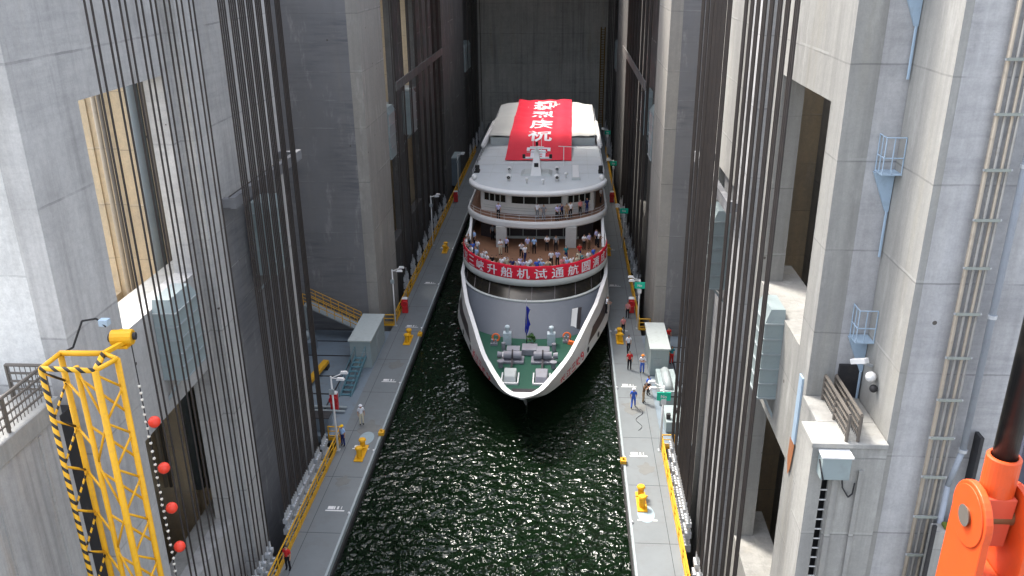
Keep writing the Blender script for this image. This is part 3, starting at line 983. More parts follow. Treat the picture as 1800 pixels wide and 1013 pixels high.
# left platform clutter: blue cabinet, blue stair, yellow hatch beam, stairway with yellow rails
t = thing('equipment_cabinet', 'blue grey cabinet standing at the near end of the left platform', 'cabinet', (-14, 54, 0))
m = MB(); m.box(-15.6, -12.9, 53.8, 54.8, 0.0, 1.1); m.build('cabinet_body', M['plat_blue'], t, bevel=0.03)
m = MB(); m.box(-15.65, -12.85, 53.75, 54.85, 1.103, 1.15); m.build('lid', M['dark'], t)
t = thing('stair_flight', 'turquoise steel stair descending from the left walkway to the platform', 'stair', (-12.8, 61.5, 0))
m = MB()
m.bar((-12.3, 63.9, 1.3), (-12.6, 59.2, -0.1), 0.09, 0.28); m.bar((-13.2, 63.9, 1.3), (-13.5, 59.2, -0.1), 0.09, 0.28)
m.build('stringer', M['ladder_blue'], t)
m = MB()
for i in range(9):
    f = (i + .5) / 9
    m.box(-13.3 - .3 * f + .05, -12.35 - .3 * f - .05, 63.9 - 4.7 * f - .14, 63.9 - 4.7 * f + .14, 1.33 - 1.4 * f, 1.36 - 1.4 * f)
m.build('treads', M['ladder_blue'], t)
m = MB()
for x in (-12.3, -13.2):
    m.cyl((x, 63.9, 2.25), (x - .3, 59.2, .85), 0.03, 6)
    for f in (0, .33, .66, 1):
        m.cyl((x - .3 * f, 63.9 - 4.7 * f, 1.3 - 1.4 * f), (x - .3 * f, 63.9 - 4.7 * f, 2.25 - 1.4 * f), 0.025, 6)
m.build('handrail', M['ladder_blue'], t)
t = thing('lifting_beam', 'short yellow lifting beam leaning on the left side platform', 'beam', (-16.3, 61, 0))
m = MB(); m.bar((-16.9, 58.2, 0.3), (-15.9, 64.2, 0.6), 0.5, 0.3); m.build('beam', M['yellow_rail'], t)
m = MB(); m.box(-17.1, -16.7, 57.9, 58.5, -0.02, 0.14); m.box(-16.1, -15.7, 63.7, 64.4, -0.02, 0.44); m.build('support', M['dark'], t)
t = thing('access_gangway', 'grey gangway with yellow handrails sloping down beside the left pillar', 'gangway', (-16, 71, 0))
m = MB(); m.hexa([(-19.3, 69.9, 3.3), (-14.4, 69.9, 0.9), (-14.4, 71.4, 0.9), (-19.3, 71.4, 3.3), (-19.3, 69.9, 3.42), (-14.4, 69.9, 1.02), (-14.4, 71.4, 1.02), (-19.3, 71.4, 3.42)]); m.build('deck_plate', M['steel_gray'], t)
for y in (69.9, 71.4):
    m = MB()
    for h in (0.45, .8, 1.15):
        m.cyl((-19.3, y, 3.42 + h), (-14.4, y, 1.02 + h), 0.035, 6)
    for i in range(8):
        f = i / 7
        m.cyl((-19.3 + 4.9 * f, y, 3.42 - 2.4 * f), (-19.3 + 4.9 * f, y, 4.57 - 2.4 * f), 0.035, 6)
    m.build('handrail', M['yellow_rail'], t)
m = MB(); m.bar((-19.2, 69.95, -0.02), (-19.2, 69.95, 3.3), .15); m.bar((-19.2, 71.35, -0.02), (-19.2, 71.35, 3.3), .15); m.bar((-14.5, 70.6, -0.02), (-14.5, 70.6, .9), .15); m.build('support', M['steel_gray'], t)
t = thing('valve_unit', 'small blue machine under the gangway at left', 'machine', (-18.6, 67.5, 0))
m = MB(); m.box(-19.4, -17.8, 66.6, 68.2, -0.02, 1.2); m.build('housing', M['plat_blue'], t, bevel=.05)
m = MB(); m.cyl((-18.6, 67.4, 1.2), (-18.6, 67.4, 1.9), .35, 12); m.build('motor', M['steel_gray'], t, True)

# low bulwark posts and piping on the left platform
t = thing('pipe_run', 'pair of grey pipes crossing the left side platform', 'pipe', (-16, 56.7, 0))
for y in (56.6, 57.2):
    m = MB(); m.cyl((-21, y, .15), (-12.4, y, .15), .10, 8); m.build('pipe', M['steel_gray'], t, True)

# red hydrant / lifebuoy stations
for x, y, lb in ((-11.25, 76.5, 'red lifebuoy station on the left walkway past the second post'), (-13.3, 57.0, 'red hydrant cabinet on the left platform behind the near post'),
                 (-11.2, 117, 'red lifebuoy station far down the left walkway'), (11.25, 77.4, 'red lifebuoy station on the right walkway by the pillar'),
                 (11.25, 117.5, 'red lifebuoy station far down the right walkway')):
    t = thing('safety_station', lb, 'safety station', (x, y, 0), 'red safety stations')
    m = MB(); m.box(x - .28, x + .28, y - .2, y + .2, 0.004, 1.5); m.build('cabinet', M['red'], t, bevel=0.02)
    m = MB()
    R0, r0 = .30, .07
    rows = []
    for i in range(17):
        a = 2 * pi * i / 16
        rows.append([(x + (R0 + r0 * cos(b)) * cos(a), y - .28 + r0 * sin(b), 1.0 + (R0 + r0 * cos(b)) * sin(a)) for b in [2 * pi * j / 6 for j in range(7)]])
    m.strip(rows)
    m.build('lifebuoy', M['red'], t, True)
    m = MB(); m.hexa([(x - .3, y - .22, 1.503), (x + .3, y - .22, 1.503), (x + .3, y + .22, 1.503), (x - .3, y + .22, 1.503), (x - .2, y - .12, 1.65), (x + .2, y - .12, 1.65), (x + .2, y + .12, 1.65), (x - .2, y + .12, 1.65)])
    m.build('cap', M['white'], t)
t = thing('far_kiosk', 'small pale kiosk far down the left walkway beside the ship', 'kiosk', (-12.2, 128, 0))
m = MB(); m.box(-13.4, -12.0, 126, 130, 0.0, 4.2); m.build('wall', M['plat_blue'], t)
m = MB(); m.box(-13.6, -11.8, 125.8, 130.2, 4.203, 4.4); m.build('roof', M['steel_pale'], t)

# fender brackets (small yellow blocks) on the water edge
for x, y, lb in ((-8.86, 53.5, 'left water edge near the bollard'), (8.86, 50.6, 'right water edge near the first mark'), (-8.86, 71.0, 'left water edge opposite the bow')):
    m = MB(); m.box(x - .2, x + .2, y - .25, y + .25, 0.07, .32); m.cyl((x, y, .32), (x, y, .5), .08, 8)
    tag(m.build('edge_roller', M['yellow_rail'], None, bevel=.0), 'small yellow roller block on the ' + lb, 'roller', 'yellow edge rollers')

# wiring heap on the right walkway
m = MB()
pts = [(10.25 + 0.25 * sin(i * .5) + .02 * i, 55.0 + i * 0.17, 0.03) for i in range(20)]
m.path(pts, 0.018, 5)
tag(m.build('loose_hose', M['dark']), 'thin dark hose lying loose on the right walkway', 'hose')

# balcony landings on the right tower's recess face
for zb, lb in ((26.1, 'upper sky blue balcony with railing on the right tower recess'), (19.75, 'lower sky blue balcony with railing above the camera'), (32.4, 'topmost sky blue balcony on the right tower recess')):
    t = thing('steel_balcony', lb, 'balcony', (15.6, 29, zb), 'blue steel balconies')
    m = MB(); m.box(15.3, 15.99, 28.9, 29.62, zb - .05, zb); m.build('deck_plate', M['steel_blue'], t)
    m = MB()
    for h in (.55, 1.25):
        m.cyl((15.32, 28.92, zb + h), (15.32, 29.62, zb + h), .022, 6)
        m.cyl((15.32, 28.92, zb + h), (15.97, 28.92, zb + h), .022, 6)
    for q in ((15.32, 28.92), (15.32, 29.25), (15.32, 29.58), (15.6, 28.92), (15.97, 28.92)):
        m.cyl((*q, zb), (*q, zb + 1.25), .022, 6)
    m.build('railing', M['steel_blue'], t)
    m = MB(); m.hexa([(15.25, 29.45, zb - .06), (15.97, 29.45, zb - .06), (15.97, 29.62, zb - .06), (15.25, 29.62, zb - .06), (15.85, 29.5, zb - 1.5), (15.97, 29.5, zb - 1.5), (15.97, 29.62, zb - 1.5), (15.85, 29.62, zb - 1.5)])
    m.build('gusset', M['steel_blue'], t)
    m = MB(); m.cyl((15.9, 29.5, zb - 1.5), (15.9, 29.5, zb - 3.2), .05, 6); m.build('drop_pipe', M['steel_blue'], t)

# security camera
t = thing('security_camera', 'white security camera on a bracket on the pale right wall edge', 'camera', (15.9, 28.9, 18.9))
m = MB(); m.bar((15.98, 28.7, 18.9), (15.5, 28.7, 19.05), .09); m.build('bracket', M['galv'], t)
m = MB(); m.bar((15.60, 28.3, 19.3), (15.28, 28.85, 19.0), .22, .2); m.build('camera_body', M['white'], t, bevel=.02)
m = MB(); m.sphere((15.75, 28.1, 18.75), .2, 12); m.build('dome', M['white'], t, True)
m = MB(); m.sphere((15.85, 27.95, 18.35), .15, 10); m.build('lens', M['dark'], t, True)

# bundled pipes with brackets on the near right shaft
t = thing('pipe_bundle', 'bundle of slim tan and grey pipes clamped up the near right shaft', 'pipe', (17.7, 26.3, 0))
for dx, c in ((0, M['pipe_tan']), (.24, M['galv_dull']), (.46, M['pipe_tan']), (.64, M['galv_dull'])):
    m = MB(); m.cyl((17.42 + dx, 26.25, -10), (17.42 + dx, 26.25, TOPZ), .055 if dx else .075, 8); m.build('pipe', c, t, True)
for z in (30.2, 28.6, 26.9, 25.3, 23.7, 22.1, 20.5, 18.9, 17.4, 15.8, 14.1, 12.4):
    m = MB(); m.box(17.28, 18.16, 26.12, 26.17, z, z + .06); m.build('clamp', M['galv'], t)
    m = MB()
    m.box(17.33, 18.10, 26.08, 26.117, z - .01, z + .08)
    m.build('clamp_block', M['clamp'], t)
t = thing('drain_pipe', 'thick blue grey drain pipe beside the pipe bundle on the right', 'pipe', (18.4, 26.2, 0))
m = MB(); m.cyl((18.25, 26.12, -10), (18.25, 26.12, 15.5), .10, 12); m.cyl((18.25, 26.12, 15.5), (18.5, 26.12, 17.0), .10, 12); m.cyl((18.5, 26.12, 17.0), (18.5, 26.12, TOPZ), .11, 12)
m.build('pipe', M['drain'], t, True)
for z in (16.9, 22, 27):
    m = MB(); m.cyl((18.5, 26.12, z), (18.5, 26.12, z + .12), .15, 12); m.build('flange', M['galv'], t)

# ------------------------------------------------------------------ yellow lattice mast, left foreground
t = thing('lattice_mast', 'yellow steel lattice mast with black striped edge, lower left foreground', 'mast', (-11, 23.3, 0))
ZT, ZBm = 21.15, 3.0
A_, B_, C_, E_, F_ = (-12.0, 22.85), (-12.0, 23.95), (-10.18, 22.77), (-9.9, 23.62), (-10.95, 23.05)
D_ = (-10.55, 24.0)


def leg(p, r, mat, zt=ZT, zb=ZBm):
    m = MB(); m.cyl((*p, zb), (*p, zt), r, 10); m.build('leg', mat, t, True)


leg(A_, .085, M['stripe']); leg(B_, .10, M['yellow']); leg(C_, .11, M['yellow']); leg(E_, .10, M['yellow']); leg(F_, .085, M['yellow'])


def brace(a, za, b, zb, r, mat):
    m = MB(); m.cyl((*a, za), (*b, zb), r, 8); m.build('brace', mat, t, True)


P_ = 1.75
z = ZT - .15
k = 0
while z - P_ > ZBm:
    brace(A_, z, B_, z - P_ * .5, .045, M['stripe']); brace(B_, z - P_ * .5, A_, z - P_, .04, M['stripe'])
    brace(F_, z, C_, z - P_, .04, M['yellow']) if k % 2 == 0 else brace(C_, z, F_, z - P_, .04, M['yellow'])
    brace(F_, z - P_ * .15, E_, z - P_ * 1.05, .045, M['yellow'])
    brace(C_, z, E_, z - P_ * .5, .04, M['yellow']); brace(E_, z - P_ * .5, C_, z - P_, .04, M['yellow'])
    brace(B_, z - P_ * .5, F_, z - P_ * .62, .045, M['yellow'])
    z -= P_
    k += 1
for a, b, mt, r in ((A_, C_, M['stripe'], .09), (C_, D_, M['stripe'], .10), (B_, D_, M['yellow'], .10), (A_, B_, M['yellow'], .08), (C_, E_, M['yellow'], .08), (D_, E_, M['yellow'], .08)):
    m = MB(); m.cyl((*a, ZT), (*b, ZT), r, 8); m.build('top_rail', mt, t, True)
m = MB(); m.bar((*D_, ZT), (-10.3, 24.9, ZT), .14); m.bar((-10.3, 24.9, ZT - .05), (-10.3, 25.1, ZT + .1), .14); m.build('arm', M['yellow'], t)
t2 = thing('pulley_head', 'chunky yellow pulley head on top of the lattice mast arm', 'pulley', (-10.35, 25.0, ZT + .15))
m = MB(); m.cyl((-10.75, 24.95, ZT + .12), (-10.05, 25.05, ZT + .12), .27, 14); m.build('drum', M['yellow'], t2, bevel=.03)
m = MB(); m.cyl((-10.82, 24.95, ZT + .12), (-10.752, 24.95, ZT + .12), .16, 12); m.cyl((-10.048, 25.05, ZT + .15), (-9.95, 25.07, ZT + .15), .13, 12); m.build('bearing', M['dark'], t2)
m = MB(); m.box(-10.7, -10.15, 24.72, 25.2, ZT - .2, ZT - .1); m.box(-10.6, -10.2, 25.1, 25.3, ZT - .1, ZT + .3); m.build('bracket', M['yellow'], t2, bevel=.02)
m = MB(); m.path([(-10.9, 25.0, ZT + .5), (-11.25, 25.1, ZT + .75), (-11.7, 25.0, ZT + .7), (-11.95, 24.6, ZT - .1), (-11.9, 24.1, ZT)], .035); m.build('hose', M['rubber'], t2)
m = MB(); m.box(-11.15, -10.85, 25.0, 25.25, ZT + .5, ZT + .72); m.build('connector', M['steel_blue'], t2)

t = thing('beaded_cable', 'dark hanging cable strung with small white beads beside the mast', 'cable', (-10.25, 25.2, 10))
m = MB(); m.cyl((-10.25, 25.2, 5), (-10.25, 25.2, ZT + .3), .022, 6); m.build('wire', M['dark'], t)
bm_ = MB(); z = 19.3
while z > 6:
    bm_.sphere((-10.25 + random.uniform(-.02, .02), 25.2, z), .058, 6)
    z -= .30 + random.uniform(-.04, .05)
o = bm_.build('beads', M['bead'], t); o['kind'] = 'stuff'
for i, (x, z) in enumerate(((-9.96, 17.87), (-9.93, 15.94), (-9.92, 14.2), (-9.9, 12.44), (-9.9, 10.7))):
    if i == 4:
        continue
    t = thing('float_ball', '%s red ball from the top on the beaded hanging cable' % ORD[i], 'ball', (x, 25.2, z), 'red balls on the beaded cable')
    m = MB(); m.sphere((x, 25.2, z), .215, 16); m.build('ball', M['red_ball'], t, True)
    m = MB(); m.cyl((x - .3, 25.2, z), (x - .19, 25.2, z), .03, 6); m.cyl((x, 25.2, z - .25), (x, 25.2, z - .2), .04, 6); m.build('clip', M['dark'], t)

# ------------------------------------------------------------------ orange clevis with black rod, right foreground
Yc = 7.0
t = thing('rod_clevis', 'big orange clevis gripping a black rod, lower right foreground', 'clevis', (8.6, Yc, 27))
m = MB(); m.cyl((8.635, Yc, 28.60), (8.635, Yc, 36), .107, 28); m.build('rod', M['black_rod'], t, True)
# socket
m = MB()
n = 28
ri, ro = .112, .152
rows = []
for (r, z) in ((ri, 28.5), (ri, 28.80), (ri + .008, 28.815), (ro - .012, 28.815), (ro, 28.80), (ro, 28.42), (ri, 28.42), (ri, 28.5)):
    rows.append([(8.635 + r * cos(2 * pi * i / n), Yc + r * sin(2 * pi * i / n), z) for i in range(n)])
m.strip(rows, True)
m.build('socket', M['orange'], t, False)
# eye block under the socket
m = MB(); m.hexa([(8.50, Yc - .10, 27.85), (8.77, Yc - .10, 27.85), (8.77, Yc + .12, 27.85), (8.50, Yc + .12, 27.85),
                  (8.50, Yc - .15, 28.42), (8.77, Yc - .15, 28.42), (8.77, Yc + .15, 28.42), (8.50, Yc + .15, 28.42)]); m.build('eye_block', M['orange_in'], t, bevel=.012)


def cheek(x0, x1):
    out = []
    cy, cz, r = Yc - .05, 28.17, .34
    for i in range(19):
        a = radians(-15 + 210 * i / 18)
        out.append((cy + r * cos(a), cz + r * sin(a)))
    out.append((cy - .36, 26.5)); out.append((cy + .36, 26.5))
    m = MB()
    A = [m.bm.verts.new((x0, y, z)) for y, z in out]
    B = [m.bm.verts.new((x1, y, z)) for y, z in out]
    for i in range(len(out)):
        j = (i + 1) % len(out)
        m.bm.faces.new((A[i], A[j], B[j], B[i]))
    m.bm.faces.new(A); m.bm.faces.new(B[::-1])
    return m.build('cheek_plate', M['orange'], t, bevel=.012)


cheek(8.40, 8.475)
cheek(8.795, 8.87)
m = MB(); m.cyl((8.385, Yc - .05, 28.17), (8.40, Yc - .05, 28.17), .30, 40); m.build('boss', M['orange'], t, bevel=.004)
m = MB(); m.cyl((8.875, Yc - .05, 28.17), (8.36, Yc - .05, 28.17), .085, 24); m.build('pin', M['bronze'], t, bevel=.01)
m = MB(); m.cyl((8.355, Yc - .05, 28.17), (8.36, Yc - .05, 28.17), .105, 24); m.build('pin_collar', M['brown_steel'], t)
m = MB(); m.box(8.478, 8.792, Yc - .30, Yc + .3, 27.42, 27.50); m.box(8.478, 8.792, Yc - .30, Yc + .3, 26.6, 27.2); m.build('web_plate', M['orange'], t, bevel=.008)
m = MB(); m.box(8.478, 8.792, Yc + .1, Yc + .2, 27.2, 27.42); m.build('web_plate', M['dark'], t)
m = MB(); m.bar((8.73, Yc - .17, 28.62), (8.95, Yc - .24, 28.3), .03); m.build('grease_pipe', M['orange_in'], t)
# dark slab and pale kerb behind it
m = MB(); m.box(11.85, 20, 12.0, 12.35, 12, 26.3)
o = tag(m.build('gate_plate', M['lavender']), 'dark navy gate plate at the right edge behind the orange clevis', 'gate')
t = thing('gate_guide', 'pale guide beam with a dark rail at the foot of the right shaft', 'guide', (17.6, 25.8, 0))
m = MB(); m.box(17.87, 21, 25.5, 26.0, 2, 13.95); m.build('beam', M['conc_bright'], t)
m = MB(); m.box(17.74, 17.867, 25.5, 25.6, 2, 14.2); m.build('rail', M['dark'], t)
m = MB(); m.box(18.9, 19.02, 25.9, 26.35, 13.97, 17.6); m.build('guide_plate', M['dark'], t)
m = MB(); m.box(18.2, 18.9, 25.6, 25.95, 13.955, 14.1); m.build('moss_patch', M['moss'], t, bevel=.05)

# yellow gate ladder by the end wall
t = thing('wall_ladder', 'tall yellow ladder on the end wall at the right of the ship stern', 'ladder', (11.9, YB - .5, -2))
m = MB()
for x in (11.5, 12.3):
    m.box(x - .12, x + .12, YB - .6, YB - .35, -3, 19.2)
m.build('stringer', M['ladder_ochre'], t)
m = MB(); m.box(11.63, 12.17, YB - .55, YB - .42, -2.8, -2.68)
rg = m.build('rung', M['ladder_ochre'], t)
for i in range(1, 44):
    c = rg.copy(); COL.objects.link(c); c.parent = t; c.location = (0, 0, .5 * i)

# ================================================================== the ship
CX = 1.62
ship = thing('cruise_ship', 'large white river cruise ship lying in the water between the walkways', 'ship', (CX, 90, -0.85))


def interp(tab, y):
    if y <= tab[0][0]:
        return tab[0][1]
    for (a, va), (b, vb) in zip(tab, tab[1:]):
        if y <= b:
            f = (y - a) / (b - a)
            return va + (vb - va) * f
    return tab[-1][1]


def smooth_tab(tab, y, h=0.9):
    return sum(interp(tab, y + h * k) for k in (-1, -.5, 0, .5, 1)) / 5


LOW = [(57.4, 0.05), (57.65, 0.9), (58.1, 1.6), (58.9, 2.2), (60.8, 3.25), (63.9, 4.6), (68.8, 6.1), (72.4, 7.05), (75.5, 7.4), (80, 7.5), (128, 7.5), (134, 6.6)]
RIM = [(53.2, 0.05), (53.7, 0.95), (54.6, 1.55), (57.2, 2.55), (59.9, 3.45), (63.1, 4.25), (69.9, 5.95), (76.1, 7.05), (80, 7.2), (128, 7.2), (134, 6.4)]
WL = [(60.2, 0.02), (62, 0.7), (66, 2.4), (71, 4.9), (78, 6.8), (86, 7.2), (128, 7.2), (134, 6.2)]


def outline(tab, z, t0, t1, n=46, ex=1.7):
    """half outline, port and starboard joined at the bow: list of points from stern-left round to stern-right"""
    L = []
    for i in range(n + 1):
        f = (i / n) ** ex
        y = t0 + (t1 - t0) * f
        L.append((interp(tab, y), y))
    zz = z if callable(z) else (lambda y: z)
    left = [(CX - h, y, zz(y)) for h, y in L][::-1]
    right = [(CX + h, y, zz(y)) for h, y in L]
    return left + right[1:]


def rimz(y):
    return 3.55 if y < 62 else 3.55 + (min(y, 80) - 62) / 18 * 1.15


# hull: dark below, white strake above
m = MB()
m.strip([outline(WL, -2.2, 60.4, 134), outline(WL, -0.85, 60.2, 134), outline(LOW, 1.15, 57.4, 134)])
m.build('hull', M['hull_dark'], ship, True)
m = MB()
# forward bulwark: lofted strake -> rim, for y < 66 it is one skin; aft the rim wall stands inboard of the strake


def mid_out(f, z):
    pts = []
    a, b = outline(LOW, 1.15, 57.4, 134), outline(RIM, 0, 53.2, 134)
    for p, q in zip(a, b):
        pts.append((p[0] * (1 - f) + q[0] * f, p[1] * (1 - f) + q[1] * f, z(p[1]) if callable(z) else z))
    return pts


lowtop = mid_out(0.22, lambda y: 2.05)
m.strip([outline(LOW, 1.15, 57.4, 134), lowtop])
m.build('strake', M['hull_white'], ship, True)
# ledge between strake top and rim wall (side passage aft, narrow knuckle forward)
rimfoot = [(q[0], q[1], 2.05) for q in [(a[0] * .25 + b[0] * .75, a[1] * .25 + b[1] * .75) for a, b in zip(mid_out(0.22, 2.05), outline(RIM, 0, 53.2, 134))]]
m = MB()
m.strip([lowtop, mid_out(0.40, 2.06)])
m.build('side_ledge', M['ship_trim'], ship)
m = MB()
ro_ = outline(RIM, rimz, 53.2, 134)
nfwd = len(ro_)
half = nfwd // 2
mo = mid_out(0.40, 2.06)
m.strip([mo, [(a[0], a[1], b[2] - 0.0) if False else (a[0] * 0 + b[0], b[1], b[2]) for a, b in zip(mo, ro_)]])
m.build('bulwark', M['hull_white'], ship, True)
# inner skin of the bulwark and white cap rail


def inset(tab, d):
    return [(y + d * 1.2 if y < 60 else y, max(0.02, h - d)) for y, h in tab]


ri_ = [(CX + (x - CX) * (1 - .26 / max(.5, abs(x - CX))), y + (.26 if abs(x - CX) < 3 else .12), z) for x, y, z in ro_]
m = MB()
deck_line = [(CX + (a[0] - CX) * (1 - .30 / max(.6, abs(a[0] - CX))), a[1] + .25, 1.8) for a in mid_out(0.27, 1.8)]
m.strip([ri_, [(x, y, 1.82) for x, y, z in deck_line]])
m.build('bulwark_lining', M['ship_blue'], ship, True)
m = MB()
cap_o = [(CX + (x - CX) * (1 + .05 / max(.5, abs(x - CX))), y - .05, z + .04) for x, y, z in ro_]
cap_i = [(x, y, z + .04) for x, y, z in ri_]
m.strip([ro_, cap_o, cap_i, ri_])
m.build('cap_rail', M['white'], ship, False)
# prow platform, flat white plate filling the nose
m = MB()
nose = [(x, y) for x, y, z in ro_ if y < 54.35]
m.prism(nose, 3.46, 3.60)
m.build('prow_plate', M['white'], ship)
# stem below the prow
m = MB(); m.hexa([(CX - .1, 57.2, 1.2), (CX + .1, 57.2, 1.2), (CX + .1, 57.8, 1.2), (CX - .1, 57.8, 1.2), (CX - .14, 53.2, 3.45), (CX + .14, 53.2, 3.45), (CX + .14, 54.2, 3.45), (CX - .14, 54.2, 3.45)]); m.build('stem_bar', M['hull_white'], ship)
m = MB(); m.hexa([(CX - .05, 60.0, -.9), (CX + .05, 60.0, -.9), (CX + .05, 60.4, -.9), (CX - .05, 60.4, -.9), (CX - .12, 57.2, 1.17), (CX + .12, 57.2, 1.17), (CX + .12, 57.8, 1.17), (CX - .12, 57.8, 1.17)]); m.build('stem_bar', M['ship_trim'], ship)
# foredeck
m = MB()
fd_ = [(x, y) for x, y, z in [(CX + (x - CX) * .99, y, z) for x, y, z in deck_line] if y < 82]
m.prism(fd_, 1.70, 1.80)
m.build('foredeck', M['green_deck'], ship)
# dark fairlead ports in the strake
for s in (-1, 1):
    for y in (65.4, 68.6):
        h = interp(LOW, y) + .02
        a = math.atan2(interp(LOW, y + .3) - interp(LOW, y - .3), .6)
        m = MB()
        c = Vector((CX + s * (h - .02), y, 1.62))
        tx = Vector((s * sin(a), cos(a), 0))
        m.strip([[c + Vector((s * .03, -.02, 0)) * 1 + tx * (.34 * cos(q) * r) + Vector((0, 0, .26 * sin(q) * r)) for q in [2 * pi * i / 14 for i in range(15)]] for r in (1, .01)])
        m.build('fairlead', M['rubber'], ship)
    # dark strip painting the shade of the open passage between strake and rim
    m = MB()
    lo_, up_ = [], []
    for q in range(13):
        y = 65.2 + q * .75
        f0, f1 = .47, .47 + .30 * min(1, q / 3)
        a_, b_ = interp(LOW, y + .5), interp(RIM, y - .3)
        lo_.append((CX + s * (a_ * (1 - f0) + b_ * f0 + .10), y, 2.12))
        up_.append((CX + s * (a_ * (1 - f1) + b_ * f1 + .10), y, 2.12 + .75 * min(1, q / 3)))
    m.strip([lo_, up_])
    m.build('side_gap_shade', M['cabin_dark'], ship)
    # red painted name near the bow
    m = MB()
    for i, ch in enumerate('长江三峡9'):
        u0 = 59.2 + i * 1.02
        if s < 0:
            u0 = 63.3 - i * 1.02

        def fn(u, v, u0=u0, s=s):
            y = u0 + (u * .82) * (1 if s > 0 else -1)
            f = .35 + v * .34
            f2 = f
            lo, rr = interp(LOW, y + .6), interp(RIM, y - .6)
            h = lo * (1 - f2) + rr * f2
            return (CX + s * (h + .13), y, 1.35 + f2 * 2.0)
        glyph(m, ch, fn, .02)
    m.build('painted_name', M['red_text'], ship, fix=False)


# curved fronts: superellipse-like arc from side to side
def arc(yc, depth, hw, n=40, z=0.0, yb=None):
    pts = []
    for i in range(n + 1):
        a = pi * (i / n)
        t_ = -cos(a)
        y = yc + depth * (1 - sqrt(max(0, 1 - t_ * t_)))
        pts.append((CX + t_ * hw, y, z))
    return pts


def plan(yc, depth, hw, yb, n=40):
    p = [(x, y) for x, y, z in arc(yc, depth, hw, n)]
    return [(CX - hw, yb)] + p + [(CX + hw, yb)]


# sloping blue-grey front wall, wheelhouse window band, fascia
m = MB()
m.strip([arc(66.9, 3.6, 5.6, 40, 1.805), arc(68.2, 4.6, 6.3, 40, 2.8), arc(70.1, 7.2, 6.85, 40, 4.0)])
m.build('front_wall', M['ship_blue'], ship, True)
m = MB()
m.strip([arc(70.0, 7.2, 6.87, 40, 3.96), arc(70.0, 7.2, 6.9, 40, 4.06), arc(70.3, 7.2, 6.8, 40, 4.08)])
m.build('sill', M['ship_trim'], ship)
m = MB()
m.strip([arc(70.3, 7.2, 6.78, 40, 4.075), arc(71.9, 7.6, 6.75, 40, 4.86)])
wb = m.build('wheelhouse_window', M['glass'], ship, True)
m = MB()
A1, A2 = arc(70.28, 7.2, 6.80, 40, 4.08), arc(71.86, 7.6, 6.78, 40, 4.86)
for i in range(4, 38, 4):
    m.bar(A1[i], A2[i], .07)
m.build('mullions', M['cabin_dark'], wb)
m = MB(); m.prism(plan(71.7, 8.0, 7.12, 131), 4.862, 5.5)
m.build('deck_fascia', M['ship_trim'], ship)
m = MB(); m.prism(plan(72.0, 8.0, 6.98, 130.9), 5.503, 5.58)
m.build('open_deck', M['wood'], ship)
m = MB()
m.strip([[(x, y + .02, z) for x, y, z in arc(71.66, 8.0, 7.16, 40, 4.9)], arc(71.62, 8.0, 7.2, 40, 4.98), arc(71.62, 8.0, 7.2, 40, 5.44), arc(71.8, 8.0, 7.05, 40, 5.5)])
m.build('fascia_rim', M['ship_trim'], ship, True)
# open deck bulwark carrying the banner
ra = arc(71.85, 8.0, 7.05, 40, 5.5)
m = MB()
m.strip([ra, [(x, y, 6.68) for x, y, z in ra]]); m.strip([[(x, y + .08, 6.68) for x, y, z in ra], [(x, y + .08, 5.5) for x, y, z in ra]])
m.strip([[(x, y - .03, 6.68) for x, y, z in ra], [(x, y - .03, 6.74) for x, y, z in ra], [(x, y + .12, 6.74) for x, y, z in ra], [(x, y + .12, 6.68) for x, y, z in ra]])
for s in (-1, 1):
    m.box(CX + s * 7.0, CX + s * 7.08, 79.9, 128, 5.5, 6.68)
m.build('deck_bulwark', M['white'], ship)
# side deck posts + upper cabin block of the open deck
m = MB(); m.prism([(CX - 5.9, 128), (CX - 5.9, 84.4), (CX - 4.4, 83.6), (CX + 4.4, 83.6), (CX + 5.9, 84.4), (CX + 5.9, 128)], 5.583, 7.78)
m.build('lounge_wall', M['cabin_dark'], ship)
m = MB()
for i in range(7):
    x = CX - 4.2 + i * 1.4
    m.box(x - .04, x + .04, 83.52, 83.597, 5.6, 7.6)
m.box(CX - 4.4, CX + 4.4, 83.5, 83.597, 5.59, 5.85)
m.build('window_frame', M['ship_trim'], ship)
for x in (-3.45, 3.55):
    m = MB(); m.box(CX + x - .55, CX + x + .55, 80.6, 81.2, 5.582, 7.78); m.build('pillar', paint('pillar_grey', (0.42, 0.42, 0.41), .5) if x < 0 else bpy.data.materials['pillar_grey'], ship, bevel=.03)
for s in (-1, 1):
    m = MB(); m.hexa([(CX + s * 6.7, 81.2, 5.58), (CX + s * 6.95, 81.2, 5.58), (CX + s * 6.95, 82.6, 5.58), (CX + s * 6.7, 82.6, 5.58), (CX + s * 6.7, 84.2, 7.78), (CX + s * 6.95, 84.2, 7.78), (CX + s * 6.95, 86.4, 7.78), (CX + s * 6.7, 86.4, 7.78)])
    m.build('side_strut', M['white'], ship)
